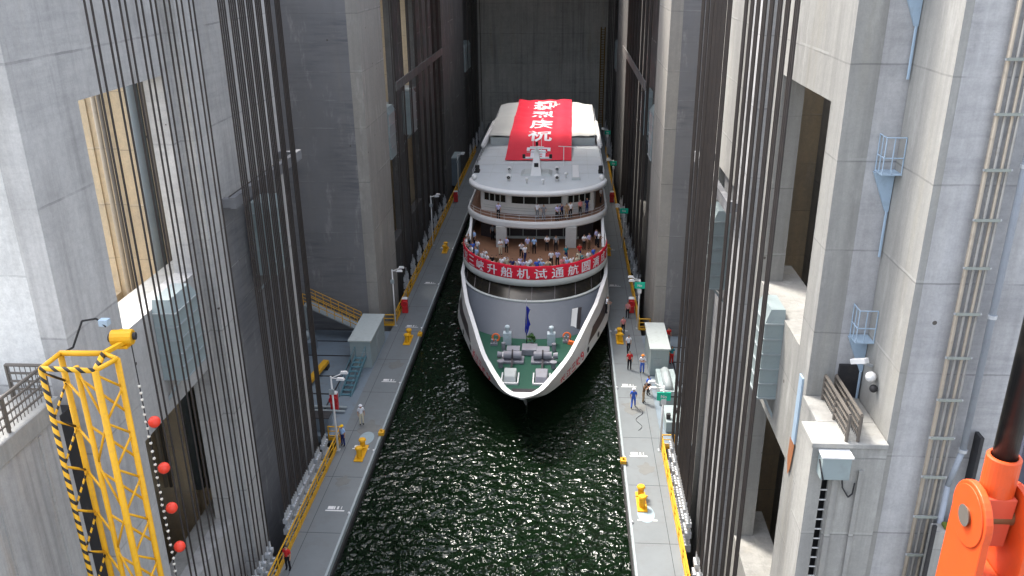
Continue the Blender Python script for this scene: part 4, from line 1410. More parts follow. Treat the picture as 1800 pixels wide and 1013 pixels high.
# upper deck
m = MB(); m.prism(plan(80.2, 6.2, 7.2, 131, 40), 7.783, 8.2); m.build('upper_deck', M['wood'], ship)
m = MB()
m.strip([arc(80.1, 6.2, 7.24, 40, 7.7), arc(79.98, 6.2, 7.36, 40, 7.85), arc(79.95, 6.2, 7.4, 40, 8.25), arc(80.0, 6.2, 7.35, 40, 8.45), arc(80.18, 6.2, 7.18, 40, 8.45), arc(80.2, 6.2, 7.16, 40, 8.2)])
for s in (-1, 1):
    m.box(CX + s * 7.16, CX + s * 7.34, 86.4, 128, 7.7, 8.45)
m.build('deck_rim', M['hull_white'], ship, False)
m = MB()
R_ = arc(80.1, 6.2, 7.25, 28, 8.45)
for a, b in zip(R_, R_[1:]):
    for h in (.32, .62):
        m.cyl(Vector(a) + Vector((0, 0, h)), Vector(b) + Vector((0, 0, h)), .022, 5)
for p in R_[::2]:
    m.cyl(p, Vector(p) + Vector((0, 0, .62)), .02, 5)
m.build('guard_rail', M['galv'], ship)
# observation cabin, three faceted white walls with dark windows
Z0, Z1 = 8.203, 10.55
fp = [(CX - 6.15, 87.2), (CX - 3.0, 83.5), (CX + 3.0, 83.5), (CX + 6.15, 87.2), (CX + 6.15, 126), (CX - 6.15, 126)]
fp = [(CX - 6.15, 128), (CX - 6.15, 87.2)] + [(CX + x_, 83.4 + 2.1 * (abs(x_) / 6.1) ** 2) for x_ in [-5.9 + i * .59 for i in range(21)]] + [(CX + 6.15, 87.2), (CX + 6.15, 128)]
m = MB(); m.prism(fp, Z0, Z1); m.build('observation_cabin', M['white'], ship)
for a, b in ((-5.55, -3.2), (-2.6, 2.6), (3.2, 5.55)):
    n = 8
    for z0_, z1_, nm, mt, o_ in ((9.35, 10.35, 'cabin_window', M['glass'], .03),):
        r0 = [(CX + a + (b - a) * i / n, 83.4 + 2.1 * (abs(a + (b - a) * i / n) / 6.1) ** 2 - o_, z0_) for i in range(n + 1)]
        m = MB(); m.solid_strip([r0, [(x, y, z1_) for x, y, z in r0]], (0, .02, 0)); wn_ = m.build(nm, mt, ship)
        for i in range(0, n + 1, 2):
            m = MB()
            m.box(r0[i][0] - .05, r0[i][0] + .05, r0[i][1] - .03, r0[i][1] - .002, z0_, z1_)
            m.build('window_post', M['ship_trim'], wn_)
m = MB()
for z in (8.6, 8.85):
    r0 = [(CX + x, 83.4 + 2.1 * (abs(x) / 6.1) ** 2 - .05, z) for x in [-5.6 + i * .56 for i in range(21)]]
    m.path(r0, .025, 5)
m.build('wall_handrail', M['ship_trim'], ship)
# roof
m = MB(); m.prism(plan(81.9, 5.6, 7.1, 128, 40), 10.553, 10.98); m.build('roof', M['roof_paint'], ship)
m = MB()
m.strip([arc(82.05, 5.6, 7.05, 40, 10.5), arc(81.75, 5.6, 7.25, 40, 10.56), arc(81.6, 5.6, 7.32, 40, 10.8), arc(81.68, 5.6, 7.3, 40, 11.02), arc(81.95, 5.6, 7.15, 40, 11.1), arc(82.2, 5.6, 7.0, 40, 11.05), arc(82.25, 5.6, 6.97, 40, 10.985)])
m.build('roof_lip', M['hull_white'], ship, True)
m = MB()
for x in (-5.2, -3.0, 3.6, 5.4):
    m.box(CX + x - .02, CX + x + .02, 88, 104, 10.983, 10.995)
for y in (90, 94, 98, 102):
    m.box(CX - 6.6, CX + 6.6, y - .02, y + .02, 10.983, 10.993)
m.build('roof_seams', M['ship_trim'], ship)
# side safety rails of the roof and long white raft tubes
for s in (-1, 1):
    m = MB()
    for z in (.4, .8):
        m.cyl((CX + s * 7.0, 88, 10.98 + z), (CX + s * 7.0, 127, 10.98 + z), .03, 6)
    for i in range(20):
        m.cyl((CX + s * 7.0, 88 + i * 2.05, 10.98), (CX + s * 7.0, 88 + i * 2.05, 11.8), .025, 5)
    m.build('roof_rail', M['galv'], ship)
    m = MB(); m.cyl((CX + s * 7.05, 100.5, 11.75), (CX + s * 6.95, 115.5, 11.75), .30, 14); m.sphere((CX + s * 7.05, 100.5, 11.75), .30, 12); m.build('raft_tube', M['white'], ship, True)
    m = MB(); m.cyl((CX + s * 6.8, 90.5, 10.98), (CX + s * 6.8, 90.5, 11.7), .28, 12); m.box(CX + s * 6.5, CX + s * 7.1, 89.9, 91.0, 10.983, 11.15); m.build('winch', M['rubber'], ship)
    m = MB(); m.sphere((CX + s * 6.75, 87.0, 11.3), .30, 12); m.cyl((CX + s * 6.75, 87.0, 10.98), (CX + s * 6.75, 87.0, 11.1), .1, 8); m.build('light_dome', M['white'], ship, True)
# mast with radar
mast = MB()
mast.hexa([(CX - .85, 88.6, 10.983), (CX + .35, 88.6, 10.983), (CX + .35, 90.4, 10.983), (CX - .85, 90.4, 10.983), (CX - .45, 89.7, 13.6), (CX + .0, 89.7, 13.6), (CX + .0, 90.3, 13.6), (CX - .45, 90.3, 13.6)])
mo_ = mast.build('mast', M['white'], ship, bevel=.03)
for nm, mt, f in (('cross_arm', M['ship_trim'], lambda q: (q.bar((CX - 1.7, 90, 12.6), (CX + 1.4, 90, 12.6), .1), q.bar((CX - 1.3, 90, 13.3), (CX + .9, 90, 13.3), .07))),
                  ('radar', M['white'], lambda q: (q.box(CX - .9, CX + .6, 89.2, 89.4, 13.9, 14.05), q.cyl((CX - .2, 89.4, 13.5), (CX - .2, 89.4, 13.9), .12, 8))),
                  ('navigation_light', M['rubber'], lambda q: (q.cyl((CX - 1.6, 90, 12.65), (CX - 1.6, 90, 13.05), .16, 8), q.cyl((CX + 1.3, 90, 12.65), (CX + 1.3, 90, 13.05), .16, 8), q.cyl((CX - .2, 90, 14), (CX - .2, 90, 14.4), .14, 8), q.box(CX - .45, CX + .0, 88.95, 89.2, 11.9, 12.3))),
                  ('antenna', M['white'], lambda q: (q.cyl((CX - .6, 90, 13.5), (CX - .6, 90, 15.0), .03, 5), q.cyl((CX + .3, 90, 13.3), (CX + .3, 90, 14.7), .03, 5), q.cyl((CX + 2.7, 93.5, 11), (CX + 2.7, 93.5, 13.2), .05, 6), q.bar((CX + 2.1, 93.5, 13.2), (CX + 4.2, 93.5, 13.1), .07)))):
    q = MB(); f(q); q.build(nm, mt, mo_ if nm != 'antenna' else ship)
for x, y, r in ((-3.05, 86.6, .34), (2.05, 86.7, .34), (-3.2, 90.2, .28), (2.0, 90.4, .30), (-1.1, 85.6, .2), (.6, 85.2, .2), (3.0, 88.0, .22)):
    m = MB(); m.cyl((CX + x, y, 10.983), (CX + x, y, 11.35), r * .5, 10); m.sphere((CX + x, y - .05, 11.45), r, 12, (1, 1, .8)); m.build('roof_vent', M['white'], ship, True)
    if r > .27:
        m = MB(); m.cyl((CX + x, y - r * .9, 11.42), (CX + x, y - r * 1.1, 11.40), r * .5, 10); m.build('vent_mouth', M['rubber'], ship)
m = MB(); m.box(CX + 3.7, CX + 4.4, 87.6, 93.6, 10.983, 11.06); m.build('cable_tray', M['white'], ship)
m = MB(); m.box(CX + 3.6, CX + 4.5, 87.0, 87.5, 10.983, 11.2); m.build('hatch', M['ship_trim'], ship)
m = MB(); m.hexa([(CX - 1.9, 88.6, 10.983), (CX + 1.5, 88.6, 10.983), (CX + 1.5, 91.2, 10.983), (CX - 1.9, 91.2, 10.983), (CX - 1.5, 88.8, 11.2), (CX + 1.1, 88.8, 11.2), (CX + 1.1, 91.0, 11.2), (CX - 1.5, 91.0, 11.2)]); m.build('mast_base', M['ship_trim'], ship)
# aft canopy: tent of canvas on the roof
def canopy_z(x, y):
    t_ = (y - 104.5) / 20.0
    sag = .22 * sin(pi * min(1, max(0, (y - 104.5) / 9.5)) * 1.0) * (1 if y < 114 else 0) + .22 * (sin(pi * (y - 114) / 10.5) if y >= 114 else 0)
    return 12.2 + .9 * max(0, t_) ** .8 * (1 - (abs(x) / 7.5) ** 2 * .75) - sag + .10 * sin(y * 1.7 + x * .8) * .5 + .05 * sin(x * 3.1)


m = MB()
rows = []
for j in range(25):
    y = 104.5 + j * 20.5 / 24
    rows.append([(CX + x, y, canopy_z(x, y)) for x in [-6.7 + i * 13.4 / 24 for i in range(25)]])
m.solid_strip(rows, (0, 0, -.06))
m.build('canopy', M['canvas'], ship, True)
m = MB()
for x in (-6.5, 6.5):
    for y in (104.8, 111, 118, 124.6):
        m.cyl((CX + x, y, 10.983), (CX + x, y, 12.3), .05, 6)
m.build('canopy_post', M['white'], ship)
m = MB(); m.box(CX - 6.5, CX + 6.5, 104.7, 104.85, 10.983, 11.9); m.build('canopy_screen', M['ship_trim'], ship)
# foredeck machinery
for s in (-1, 1):
    m = MB()
    x = CX + s * 1.25
    m.cyl((x - .75, 62.6, 2.35), (x + .75, 62.6, 2.35), .34, 16)
    m.cyl((x + s * .85, 62.6, 2.35), (x + s * 1.25, 62.6, 2.35), .22, 12, .30)
    w1 = m.build('windlass', M['winch'], ship, False)
    m = MB(); m.box(x - .95, x + .95, 62.0, 63.2, 1.803, 2.0); m.box(x - .55, x + .55, 63.25, 64.2, 1.803, 2.45); m.build('gearbox', M['winch'], w1, bevel=.03)
    m = MB(); m.cyl((x - .06, 62.6, 2.35), (x + .06, 62.6, 2.35), .48, 20); m.bar((x, 62.2, 2.2), (x, 60.4, 1.95), .16, .12); m.box(x - .25, x + .25, 60.0, 60.5, 1.803, 2.15); m.build('anchor_chain', M['chain'], w1)
    m = MB(); m.cyl((x + s * .9, 61.4, 1.803), (x + s * .9, 61.4, 2.3), .2, 12); m.cyl((x + s * .9, 61.4, 2.3), (x + s * .9, 61.4, 2.4), .3, 12); m.cyl((x + s * .9, 64.6, 1.803), (x + s * .9, 64.6, 2.5), .18, 12); m.build('bitts', M['winch'], w1)
    m = MB(); m.hexa([(x - .5, 58.6, 1.803), (x + .5, 58.6, 1.803), (x + .55, 60.0, 1.803), (x - .55, 60.0, 1.803), (x - .42, 58.9, 2.3), (x + .42, 58.9, 2.3), (x + .5, 60.0, 2.5), (x - .5, 60.0, 2.5)]); m.build('hawse_cover', M['winch'] if s > 0 else M['ship_trim'], ship, bevel=.05)
    m = MB(); m.box(x - .62, x + .62, 58.4, 58.55, 1.803, 1.95); m.box(x - .7, x - .6, 58.4, 60.2, 1.803, 1.98); m.box(x + .6, x + .7, 58.4, 60.2, 1.803, 1.98); m.build('hawse_frame', M['white'], ship)
    m = MB(); m.box(CX + s * 1.9 - .35, CX + s * 1.9 + .35, 65.6, 66.2, 1.803, 2.9); m.cyl((CX + s * 1.9, 65.9, 2.9), (CX + s * 1.9, 65.9, 3.3), .16, 10); m.sphere((CX + s * 1.9, 65.85, 3.4), .24, 10, (1, 1.1, .8)); m.build('ventilator', paint('vent_pale', (0.5, 0.58, 0.62), .5) if s < 0 else bpy.data.materials['vent_pale'], ship, bevel=.02)
m = MB(); m.box(CX - .55, CX + .75, 63.6, 64.9, 1.803, 2.35); m.build('deck_locker', M['winch'], ship, bevel=.04)
m = MB(); m.cyl((CX - 2.0, 63.4, 1.803), (CX - 2.0, 63.4, 2.05), .45, 18); m.build('deck_hatch', M['white'], ship, bevel=.03)
m = MB(); m.box(CX - 1.0, CX + 1.0, 57.0, 57.6, 1.803, 1.95); m.build('rope_stowage', M['chain'], ship, bevel=.05)
for i, (x, y) in enumerate(((-3.05, 65.6), (3.2, 66.4))):
    m = MB(); m.box(CX + x - .3, CX + x + .3, y - .2, y + .2, 1.803, 2.0); m.cyl((CX + x - .15, y, 2.0), (CX + x - .15, y, 2.35), .1, 8); m.cyl((CX + x + .15, y, 2.0), (CX + x + .15, y, 2.35), .1, 8); m.build('bitts', M['winch'], ship)
m = MB(); m.hexa([(CX + 3.55, 68.25, 2.1), (CX + 4.05, 68.45, 2.1), (CX + 4.05, 68.55, 2.1), (CX + 3.55, 68.35, 2.1), (CX + 3.7, 69.5, 3.6), (CX + 4.2, 69.8, 3.6), (CX + 4.2, 69.9, 3.6), (CX + 3.7, 69.6, 3.6)]); m.build('notice_board', M['white'], ship)
m = MB(); m.hexa([(CX + 4.1, 68.45, 2.1), (CX + 4.4, 68.6, 2.1), (CX + 4.4, 68.7, 2.1), (CX + 4.1, 68.55, 2.1), (CX + 4.25, 69.9, 3.6), (CX + 4.55, 70.05, 3.6), (CX + 4.55, 70.15, 3.6), (CX + 4.25, 70.0, 3.6)]); m.build('side_door', M['cabin_dark'], ship)
# flag pole at the wheelhouse front
m = MB(); m.cyl((CX - .25, 66.0, 1.803), (CX - .25, 66.0, 6.0), .045, 8, .03)
fpole = m.build('flag_pole', M['winch'], ship, True)
m = MB()
rows = []
for j in range(15):
    z = 5.4 - j * .17
    a = .35 * sin(j * .55)
    rows.append([(CX - .25 + (i / 8) * (.34 - .14 * sin(j * .5)) * (1 if j < 9 else .7) - .16 * j / 15, 65.98 - .12 * sin(i * 1.4 + a + j * .3), z - i * .05) for i in range(9)])
m.solid_strip(rows, (0, -.01, 0))
m.build('flag', M['flag_blue'], fpole, True)
# lifebuoys on the foredeck
for x, y, z, lb in ((3.25, 66.9, 2.15, 'orange lifebuoy and cover leaning on the ship front wall, right'), (-2.95, 66.5, 2.1, 'small pinkish lifebuoy on the foredeck at left of the ship front')):
    m = MB(); rows = []
    for i in range(17):
        a = 2 * pi * i / 16
        rows.append([(CX + x + (.3 + .08 * cos(b)) * cos(a), y + .08 * sin(b) + .1 * sin(a), z + (.3 + .08 * cos(b)) * sin(a)) for b in [2 * pi * j / 6 for j in range(7)]])
    m.strip(rows); tag(m.build('lifebuoy', M['orange_ring'], None, True), lb, 'lifebuoy')
m = MB(); m.hexa([(CX + 3.3, 65.9, 1.803), (CX + 3.95, 65.7, 1.803), (CX + 4.0, 66.1, 1.803), (CX + 3.35, 66.3, 1.803), (CX + 3.4, 65.95, 2.15), (CX + 3.85, 65.8, 2.1), (CX + 3.9, 66.05, 2.1), (CX + 3.4, 66.2, 2.15)])
tag(m.build('folded_vest', M['orange_ring'], None, bevel=.04), 'bright orange folded life vest on the green foredeck', 'life vest')
# potted shrub
t = thing('potted_shrub', 'small bright green shrub in a pot at the foot of the flag pole', 'plant', (CX + .2, 65.4, 1.803))
m = MB(); m.cyl((CX + .2, 65.4, 1.803), (CX + .2, 65.4, 2.1), .2, 12, .27); m.build('pot', M['brown_steel'], t)
m = MB()
for i in range(160):
    a, b, r = random.uniform(0, 2 * pi), random.uniform(-.4, 1.4), random.uniform(.15, .42)
    c = Vector((CX + .2 + r * cos(a) * cos(b), 65.4 + r * sin(a) * cos(b), 2.45 + r * sin(b) * 1.5))
    d = Vector((random.uniform(-1, 1), random.uniform(-1, 1), random.uniform(-.3, 1))).normalized() * .12
    e = d.cross(Vector((random.uniform(-1, 1), random.uniform(-1, 1), random.uniform(-1, 1)))).normalized() * .05
    m.poly([c - d, c + e, c + d, c - e])
m.build('foliage', M['leaf'], t, fix=False)

# ---- banners (hung on the ship)
bn = thing('front_banner', 'long red banner with white characters wrapped round the open deck rail', 'banner', (CX, 72, 5.5))


def front_pt(t_, z, off=.08):
    """t_ in -1..1 along the arc angle"""
    a = pi * (t_ + 1) / 2
    x = -cos(a)
    y = 71.85 + 8.0 * (1 - sqrt(max(0, 1 - x * x)))
    nx, ny = x / 7.05, -sqrt(max(0, 1 - x * x)) / 8.0
    l = math.hypot(nx, ny)
    return Vector((CX + x * 7.05 + nx / l * off, y + ny / l * off, z))


m = MB()
N = 90
rows = []
for z, o in ((5.38, .05), (5.40, .09), (5.8, .10), (6.2, .10), (6.6, .09), (6.80, .08), (6.81, .03)):
    rows.append([front_pt(-1 + 2 * i / N, z + .025 * sin(i * .8) * (1 if z > 6.5 or z < 5.5 else 0), o + .015 * sin(i * 1.3 + z * 2) + .012 * sin(i * 2.9)) for i in range(N + 1)])
m.strip(rows)
m.build('cloth', M['banner'], bn, True)
# equal arc-length positions
L = [0]
P0 = front_pt(-1, 6)
for i in range(1, 401):
    P1 = front_pt(-1 + 2 * i / 400, 6)
    L.append(L[-1] + (P1 - P0).length)
    P0 = P1


def at_len(l):
    l = min(max(l, 0), L[-1])
    for i in range(400):
        if L[i + 1] >= l:
            return -1 + 2 * (i + (l - L[i]) / (L[i + 1] - L[i])) / 400
    return 1


chars = '祝贺三峡升船机试通航圆满成功'
step = (L[-1] - 1.6) / len(chars)
for k, ch in enumerate(chars):
    c0 = .8 + (k + .5) * step
    m = MB()
    glyph(m, ch, lambda u, v: front_pt(at_len(c0 + u * step * .74), 6.10 + v * 0.98, .145), .012)
    m.build('character', M['banner_text'], bn, fix=False)

rb = thing('roof_banner', 'broad red banner with white characters draped over the roof and canvas canopy', 'banner', (CX, 110, 12))


def roof_pt(u, v, off=.06):
    """u -1..1 across, v 0..1 from the near edge to the far edge"""
    y = 95.7 + v * 30.0
    hw_ = 3.85
    x = u * hw_ - .25 + .1 * v
    if y < 104.5:
        f = (y - 95.7) / 8.8
        z = 11.03 + (canopy_z(x, 104.5) - 11.0) * (f ** 1.15) - .18 * sin(pi * f) * (1 - .3 * abs(u))
    else:
        z = canopy_z(x, y) + .03
    z += .22 * (abs(u) ** 3) * (v > .25) * min(1, (v - .25) * 2) - .10 * v
    z += .05 * sin(v * 30 + u * 4) * abs(u) ** 2 + .012 * sin(v * 50 - u * 6)
    return Vector((CX + x, y, z + off))


m = MB()
m.solid_strip([[roof_pt(-1 + 2 * i / 26, j / 70) for i in range(27)] for j in range(71)], (0, 0, -.015))
m.build('cloth', M['banner'], rb, True)
m = MB()
for k, ch in enumerate('热烈庆祝宜'):
    v0 = .88 - k * .195
    m = MB()
    glyph(m, ch, lambda u, v: roof_pt(u * .78 - .02, v0 + v * .15, .12), .02)
    m.build('character', M['banner_text'], rb, fix=False)

# ================================================================== people
def make_body(pose):
    """one skinned figure; returns body mesh and clothing meshes (facing -Y)"""
    J = {}
    E = []

    def add(n, p, r, par=None):
        J[n] = (Vector(p), r)
        if par:
            E.append((par, n))
    add('pelvis', (0, 0, .95), (.135, .10))
    add('waist', (0, 0, 1.08), (.125, .09), 'pelvis')
    add('chest', (0, -.01, 1.27), (.155, .105), 'waist')
    add('upper', (0, 0, 1.40), (.12, .085), 'chest')
    add('neck', (0, 0, 1.49), (.052, .052), 'upper')
    add('jaw', (0, -.015, 1.555), (.062, .075), 'neck')
    add('skull', (0, 0, 1.63), (.078, .092), 'jaw')
    add('crown', (0, .005, 1.70), (.055, .06), 'skull')
    lean = pose in ('rail', 'photo')
    legs = {-1: [(.095, 0, .90), (.11, -.02, .50), (.115, .01, .09), (.12, -.11, .045)], 1: [(.095, 0, .90), (.11, -.02, .50), (.115, .01, .09), (.12, -.11, .045)]}
    if pose == 'walk':
        legs = {-1: [(.09, 0, .90), (.10, -.16, .52), (.10, -.26, .10), (.10, -.38, .07)], 1: [(.09, 0, .90), (.10, .04, .50), (.10, .26, .14), (.10, .19, .05)]}
    for s in (-1, 1):
        L_ = legs[s]
        a = 'l' if s < 0 else 'r'
        add('hip' + a, (s * L_[0][0], L_[0][1], L_[0][2]), (.085, .09), 'pelvis')
        add('knee' + a, (s * L_[1][0], L_[1][1], L_[1][2]), (.058, .06), 'hip' + a)
        add('ankle' + a, (s * L_[2][0], L_[2][1], L_[2][2]), (.040, .045), 'knee' + a)
        add('toe' + a, (s * L_[3][0], L_[3][1], L_[3][2]), (.042, .03), 'ankle' + a)
        sh = (s * .185, 0, 1.40)
        if pose == 'stand':
            el, wr = (s * .235, .02, 1.13), (s * .235, -.05, .90)
        elif pose == 'walk':
            el, wr = (s * .23, s * .08 + .02, 1.14), (s * .22, s * .12 - .10, .93)
        elif pose == 'rail':
            el, wr = (s * .26, -.10, 1.17), (s * .20, -.34, 1.08)
        elif pose == 'photo':
            el, wr = (s * .24, -.17, 1.26), (s * .09, -.33, 1.50)
        elif pose == 'crossed':
            el, wr = (s * .25, -.06, 1.14), (-s * .03, -.21, 1.17 + .03 * s)
        elif pose == 'wave':
            el, wr = ((.30, -.04, 1.58), (.26, -.08, 1.84)) if s > 0 else ((-.24, 0, 1.13), (-.24, -.1, .91))
        el, wr, sh = Vector(el), Vector(wr), Vector(sh)
        add('sh' + a, sh, (.062, .06), 'upper')
        add('el' + a, el, (.043, .043), 'sh' + a)
        add('wr' + a, wr, (.028, .03), 'el' + a)
        d = (wr - el).normalized()
        side = Vector((s, 0, 0))
        acr = d.cross(side).normalized()       # across the palm
        if acr.length < .5:
            acr = Vector((0, 1, 0))
        pal = wr + d * .055
        add('palm' + a, pal, (.034, .022), 'wr' + a)
        for k, (o_, ln) in enumerate(((-.027, .065), (-.009, .078), (.009, .072), (.027, .058))):
            b_ = pal + acr * o_ + d * .030
            c_ = b_ + d * ln * .5
            e_ = c_ + (d * .8 - side * .6).normalized() * ln * .5
            add('f%d%s' % (k, a), b_, (.010, .010), 'palm' + a)
            add('g%d%s' % (k, a), c_, (.009, .009), 'f%d%s' % (k, a))
            add('h%d%s' % (k, a), e_, (.008, .008), 'g%d%s' % (k, a))
        tb = wr + d * .025 - acr * .032
        add('t0' + a, tb, (.012, .012), 'wr' + a)
        add('t1' + a, tb + d * .03 - acr * .018 - side * .012, (.010, .010), 't0' + a)
    if lean:
        for n in J:
            p, r = J[n]
            if p.z > .95:
                p.y -= (p.z - .95) * .16
    names = list(J)
    me = bpy.data.meshes.new('b')
    me.from_pydata([J[n][0] for n in names], [(names.index(a), names.index(b)) for a, b in E], [])
    ob = bpy.data.objects.new('b', me)
    COL.objects.link(ob)
    ob.modifiers.new('s', 'SKIN')
    sv = me.skin_vertices[0].data
    for i, n in enumerate(names):
        sv[i].radius = J[n][1]
    sv[0].use_root = True
    sb = ob.modifiers.new('u', 'SUBSURF')
    sb.levels = sb.render_levels = 1
    dg = bpy.context.evaluated_depsgraph_get()
    dg.update()
    body = bpy.data.meshes.new_from_object(ob.evaluated_get(dg))
    bpy.data.objects.remove(ob)
    segs = [(J[a][0], J[b][0], a, b) for a, b in E]

    def region(c):
        best, bd = None, 9
        for a, b, na, nb in segs:
            ab = b - a
            t_ = max(0, min(1, (c - a).dot(ab) / max(1e-9, ab.length_squared)))
            dd = (c - (a + ab * t_)).length
            if dd < bd:
                bd, best = dd, (na, nb, t_)
        return best
    reg = []
    for p in body.polygons:
        na, nb, t_ = region(p.center)
        r = 'skin'
        if nb[:4] in ('wais', 'ches', 'uppe') or (nb[:2] == 'sh' and nb != 'skull') or (nb[:2] == 'el' and t_ < .75):
            r = 'shirt'
        if nb[:3] == 'hip' or nb[:4] in ('knee',) or nb[:5] == 'ankle':
            r = 'trousers'
        if nb[:3] == 'toe' or (nb[:5] == 'ankle' and t_ > .93):
            r = 'shoes'
        if nb in ('skull', 'crown') and (p.center.z > 1.665 or (p.center.y > J['skull'][0].y + .015 and p.center.z > 1.56)):
            r = 'hair'
        if nb == 'waist' and p.center.z < .99:
            r = 'trousers'
        reg.append(r)
    out = {'body': body}
    nv = [v.normal.copy() for v in body.vertices]
    for r, off in (('shirt', .016), ('trousers', .013), ('shoes', .012), ('hair', .014)):
        idx = {}
        vs, fs = [], []
        for p, q in zip(body.polygons, reg):
            if q != r:
                continue
            f = []
            for v in p.vertices:
                if v not in idx:
                    idx[v] = len(vs)
                    vs.append(body.vertices[v].co + nv[v] * off)
                f.append(idx[v])
            fs.append(f)
        mm = bpy.data.meshes.new(r)
        mm.from_pydata(vs, [], fs)
        for p in mm.polygons:
            p.use_smooth = True
        out[r] = mm
    for p in body.polygons:
        p.use_smooth = True
    # face: nose, ears, brow and eyes as small meshes
    sk = J['skull'][0]
    f = MB()
    f.cyl((sk.x, sk.y - .085, sk.z - .01), (sk.x, sk.y - .112, sk.z - .035), .010, 6, .016)
    for s in (-1, 1):
        f.sphere((sk.x + s * .082, sk.y + .005, sk.z - .02), .022, 6, (.4, .8, 1.3))
    bmesh.ops.recalc_face_normals(f.bm, faces=f.bm.faces)
    fm = bpy.data.meshes.new('face'); f.bm.to_mesh(fm); f.bm.free()
    out['face'] = fm
    f = MB()
    for s in (-1, 1):
        f.sphere((sk.x + s * .030, sk.y - .086, sk.z - .005), .010, 6)
    f.box(sk.x - .024, sk.x + .024, sk.y - .092, sk.y - .080, sk.z - .068, sk.z - .061)
    fm = bpy.data.meshes.new('eyes'); f.bm.to_mesh(fm); f.bm.free()
    out['eyes'] = fm
    h = MB()
    h.sphere((sk.x, sk.y, sk.z + .045), .115, 14, (1, 1.1, .78))
    h.cyl((sk.x, sk.y - .02, sk.z + .030), (sk.x, sk.y - .02, sk.z + .042), .15, 16, .145)
    bmesh.ops.recalc_face_normals(h.bm, faces=h.bm.faces)
    hm = bpy.data.meshes.new('hard_hat'); h.bm.to_mesh(hm); h.bm.free()
    out['hat'] = hm
    return out


POSE = {k: make_body(k) for k in ('stand', 'walk', 'rail', 'photo', 'crossed', 'wave')}
for P in POSE.values():
    P['body'].materials.append(M['skin'])
    P['face'].materials.append(M['skin'])
    P['eyes'].materials.append(M['eye'])
    for k in ('shirt', 'trousers', 'shoes', 'hair', 'hat'):
        P[k].materials.append(M['hair'])


def person(x, y, z, shirt, trousers, pose, rot, label, group=None, hat=None, scale=1.0):
    P = POSE[pose]
    o = bpy.data.objects.new('person', P['body'])
    COL.objects.link(o)
    o.location = (x, y, z)
    o.rotation_euler = (0, 0, rot)
    o.scale = (scale,) * 3
    tag(o, label, 'person', group)
    for nm, key, mt in (('shirt', 'shirt', CL[shirt]), ('trousers', 'trousers', CL[trousers]), ('shoes', 'shoes', CL['black']), ('hair', 'hair', M['hair']),
                        ('nose', 'face', M['skin']), ('eyes', 'eyes', M['eye'])) + ((('hard_hat', 'hat', CL[hat]),) if hat else ()):
        c = bpy.data.objects.new(nm, P[key])
        COL.objects.link(c)
        c.parent = o
        c.material_slots[0].link = 'OBJECT'
        c.material_slots[0].material = mt
    return o


ZD = 5.583
# standing about on the open deck; (x, y, shirt, trousers, pose, turn, label)
DECK = [
    (-1.76, 78.3, 'white', 'beige', 'crossed', 0.3, 'person in white top and cream trousers on the open deck before the left pillar'),
    (-1.2, 79.0, 'lavender', 'black', 'stand', -0.5, 'person in lavender shirt behind the one in cream trousers, open deck'),
    (0.9, 78.9, 'lavender', 'khaki', 'stand', 0.1, 'person in lavender shirt and khaki trousers, leftmost of the four at deck centre'),
    (1.55, 78.8, 'lightblue', 'black', 'stand', 0.0, 'person in light blue shirt and black trousers at the deck centre'),
    (2.8, 79.6, 'white', 'black', 'crossed', 0.2, 'person in plain white shirt, third of the four at deck centre'),
    (3.7, 79.5, 'gray', 'black', 'stand', -0.1, 'person in grey striped shirt, rightmost of the four at deck centre'),
    (-2.9, 82.9, 'gray', 'black', 'stand', 0.2, 'person in grey standing in the shade left of the left pillar'),
    (-4.6, 80.9, 'lightblue', 'black', 'stand', -0.9, 'person in light blue shirt at the left side of the open deck'),
    (-5.0, 79.9, 'gray', 'black', 'photo', -0.9, 'person in grey raising a camera at the left deck rail'),
    (-4.0, 78.1, 'white', 'gray', 'stand', -0.4, 'person in white shirt and grey trousers standing alone on the left deck'),
    (6.5, 80.1, 'white', 'black', 'crossed', 0.5, 'person in white with a cream bag at the right of the open deck'),
    (7.0, 80.4, 'lavender', 'brown', 'stand', 0.7, 'person in lavender shirt and brown trousers at the right of the deck'),
    (7.75, 81.6, 'lavender', 'black', 'stand', 0.9, 'person in lavender shirt by the right deck rail below the strut'),
    (7.95, 80.9, 'white', 'black', 'rail', 1.1, 'person in white leaning on the right end of the deck rail'),
    (0.75, 76.4, 'white', 'navy', 'walk', 0.4, 'person in white and navy walking to the banner rail, deck centre left'),
    (0.35, 77.4, 'white', 'black', 'photo', 0.2, 'person in white with raised camera behind the banner crowd'),
    (3.3, 75.0, 'white', 'black', 'stand', 0.1, 'person in white shirt and black trousers behind the banner, right of centre'),
    (3.9, 75.1, 'lavender', 'black', 'stand', -0.2, 'person in pale lavender shirt beside the white shirt, right of centre'),
    (4.7, 76.6, 'teal', 'navy', 'stand', 0.4, 'person in teal shirt on the right half of the open deck'),
    (6.0, 77.2, 'red', 'navy', 'stand', 0.3, 'small person in dark red top on the right half of the open deck'),
]
for d in DECK:
    person(d[0], d[1], ZD, d[2], d[3], d[4], d[5] + random.uniform(-.1, .1), d[6], 'people on the open deck', scale=random.uniform(.95, 1.02))


def deckfront(x, inset_=.45):
    t_ = (x - CX) / 6.9
    return 71.95 + 8.0 * (1 - sqrt(max(0, 1 - t_ * t_))) + inset_


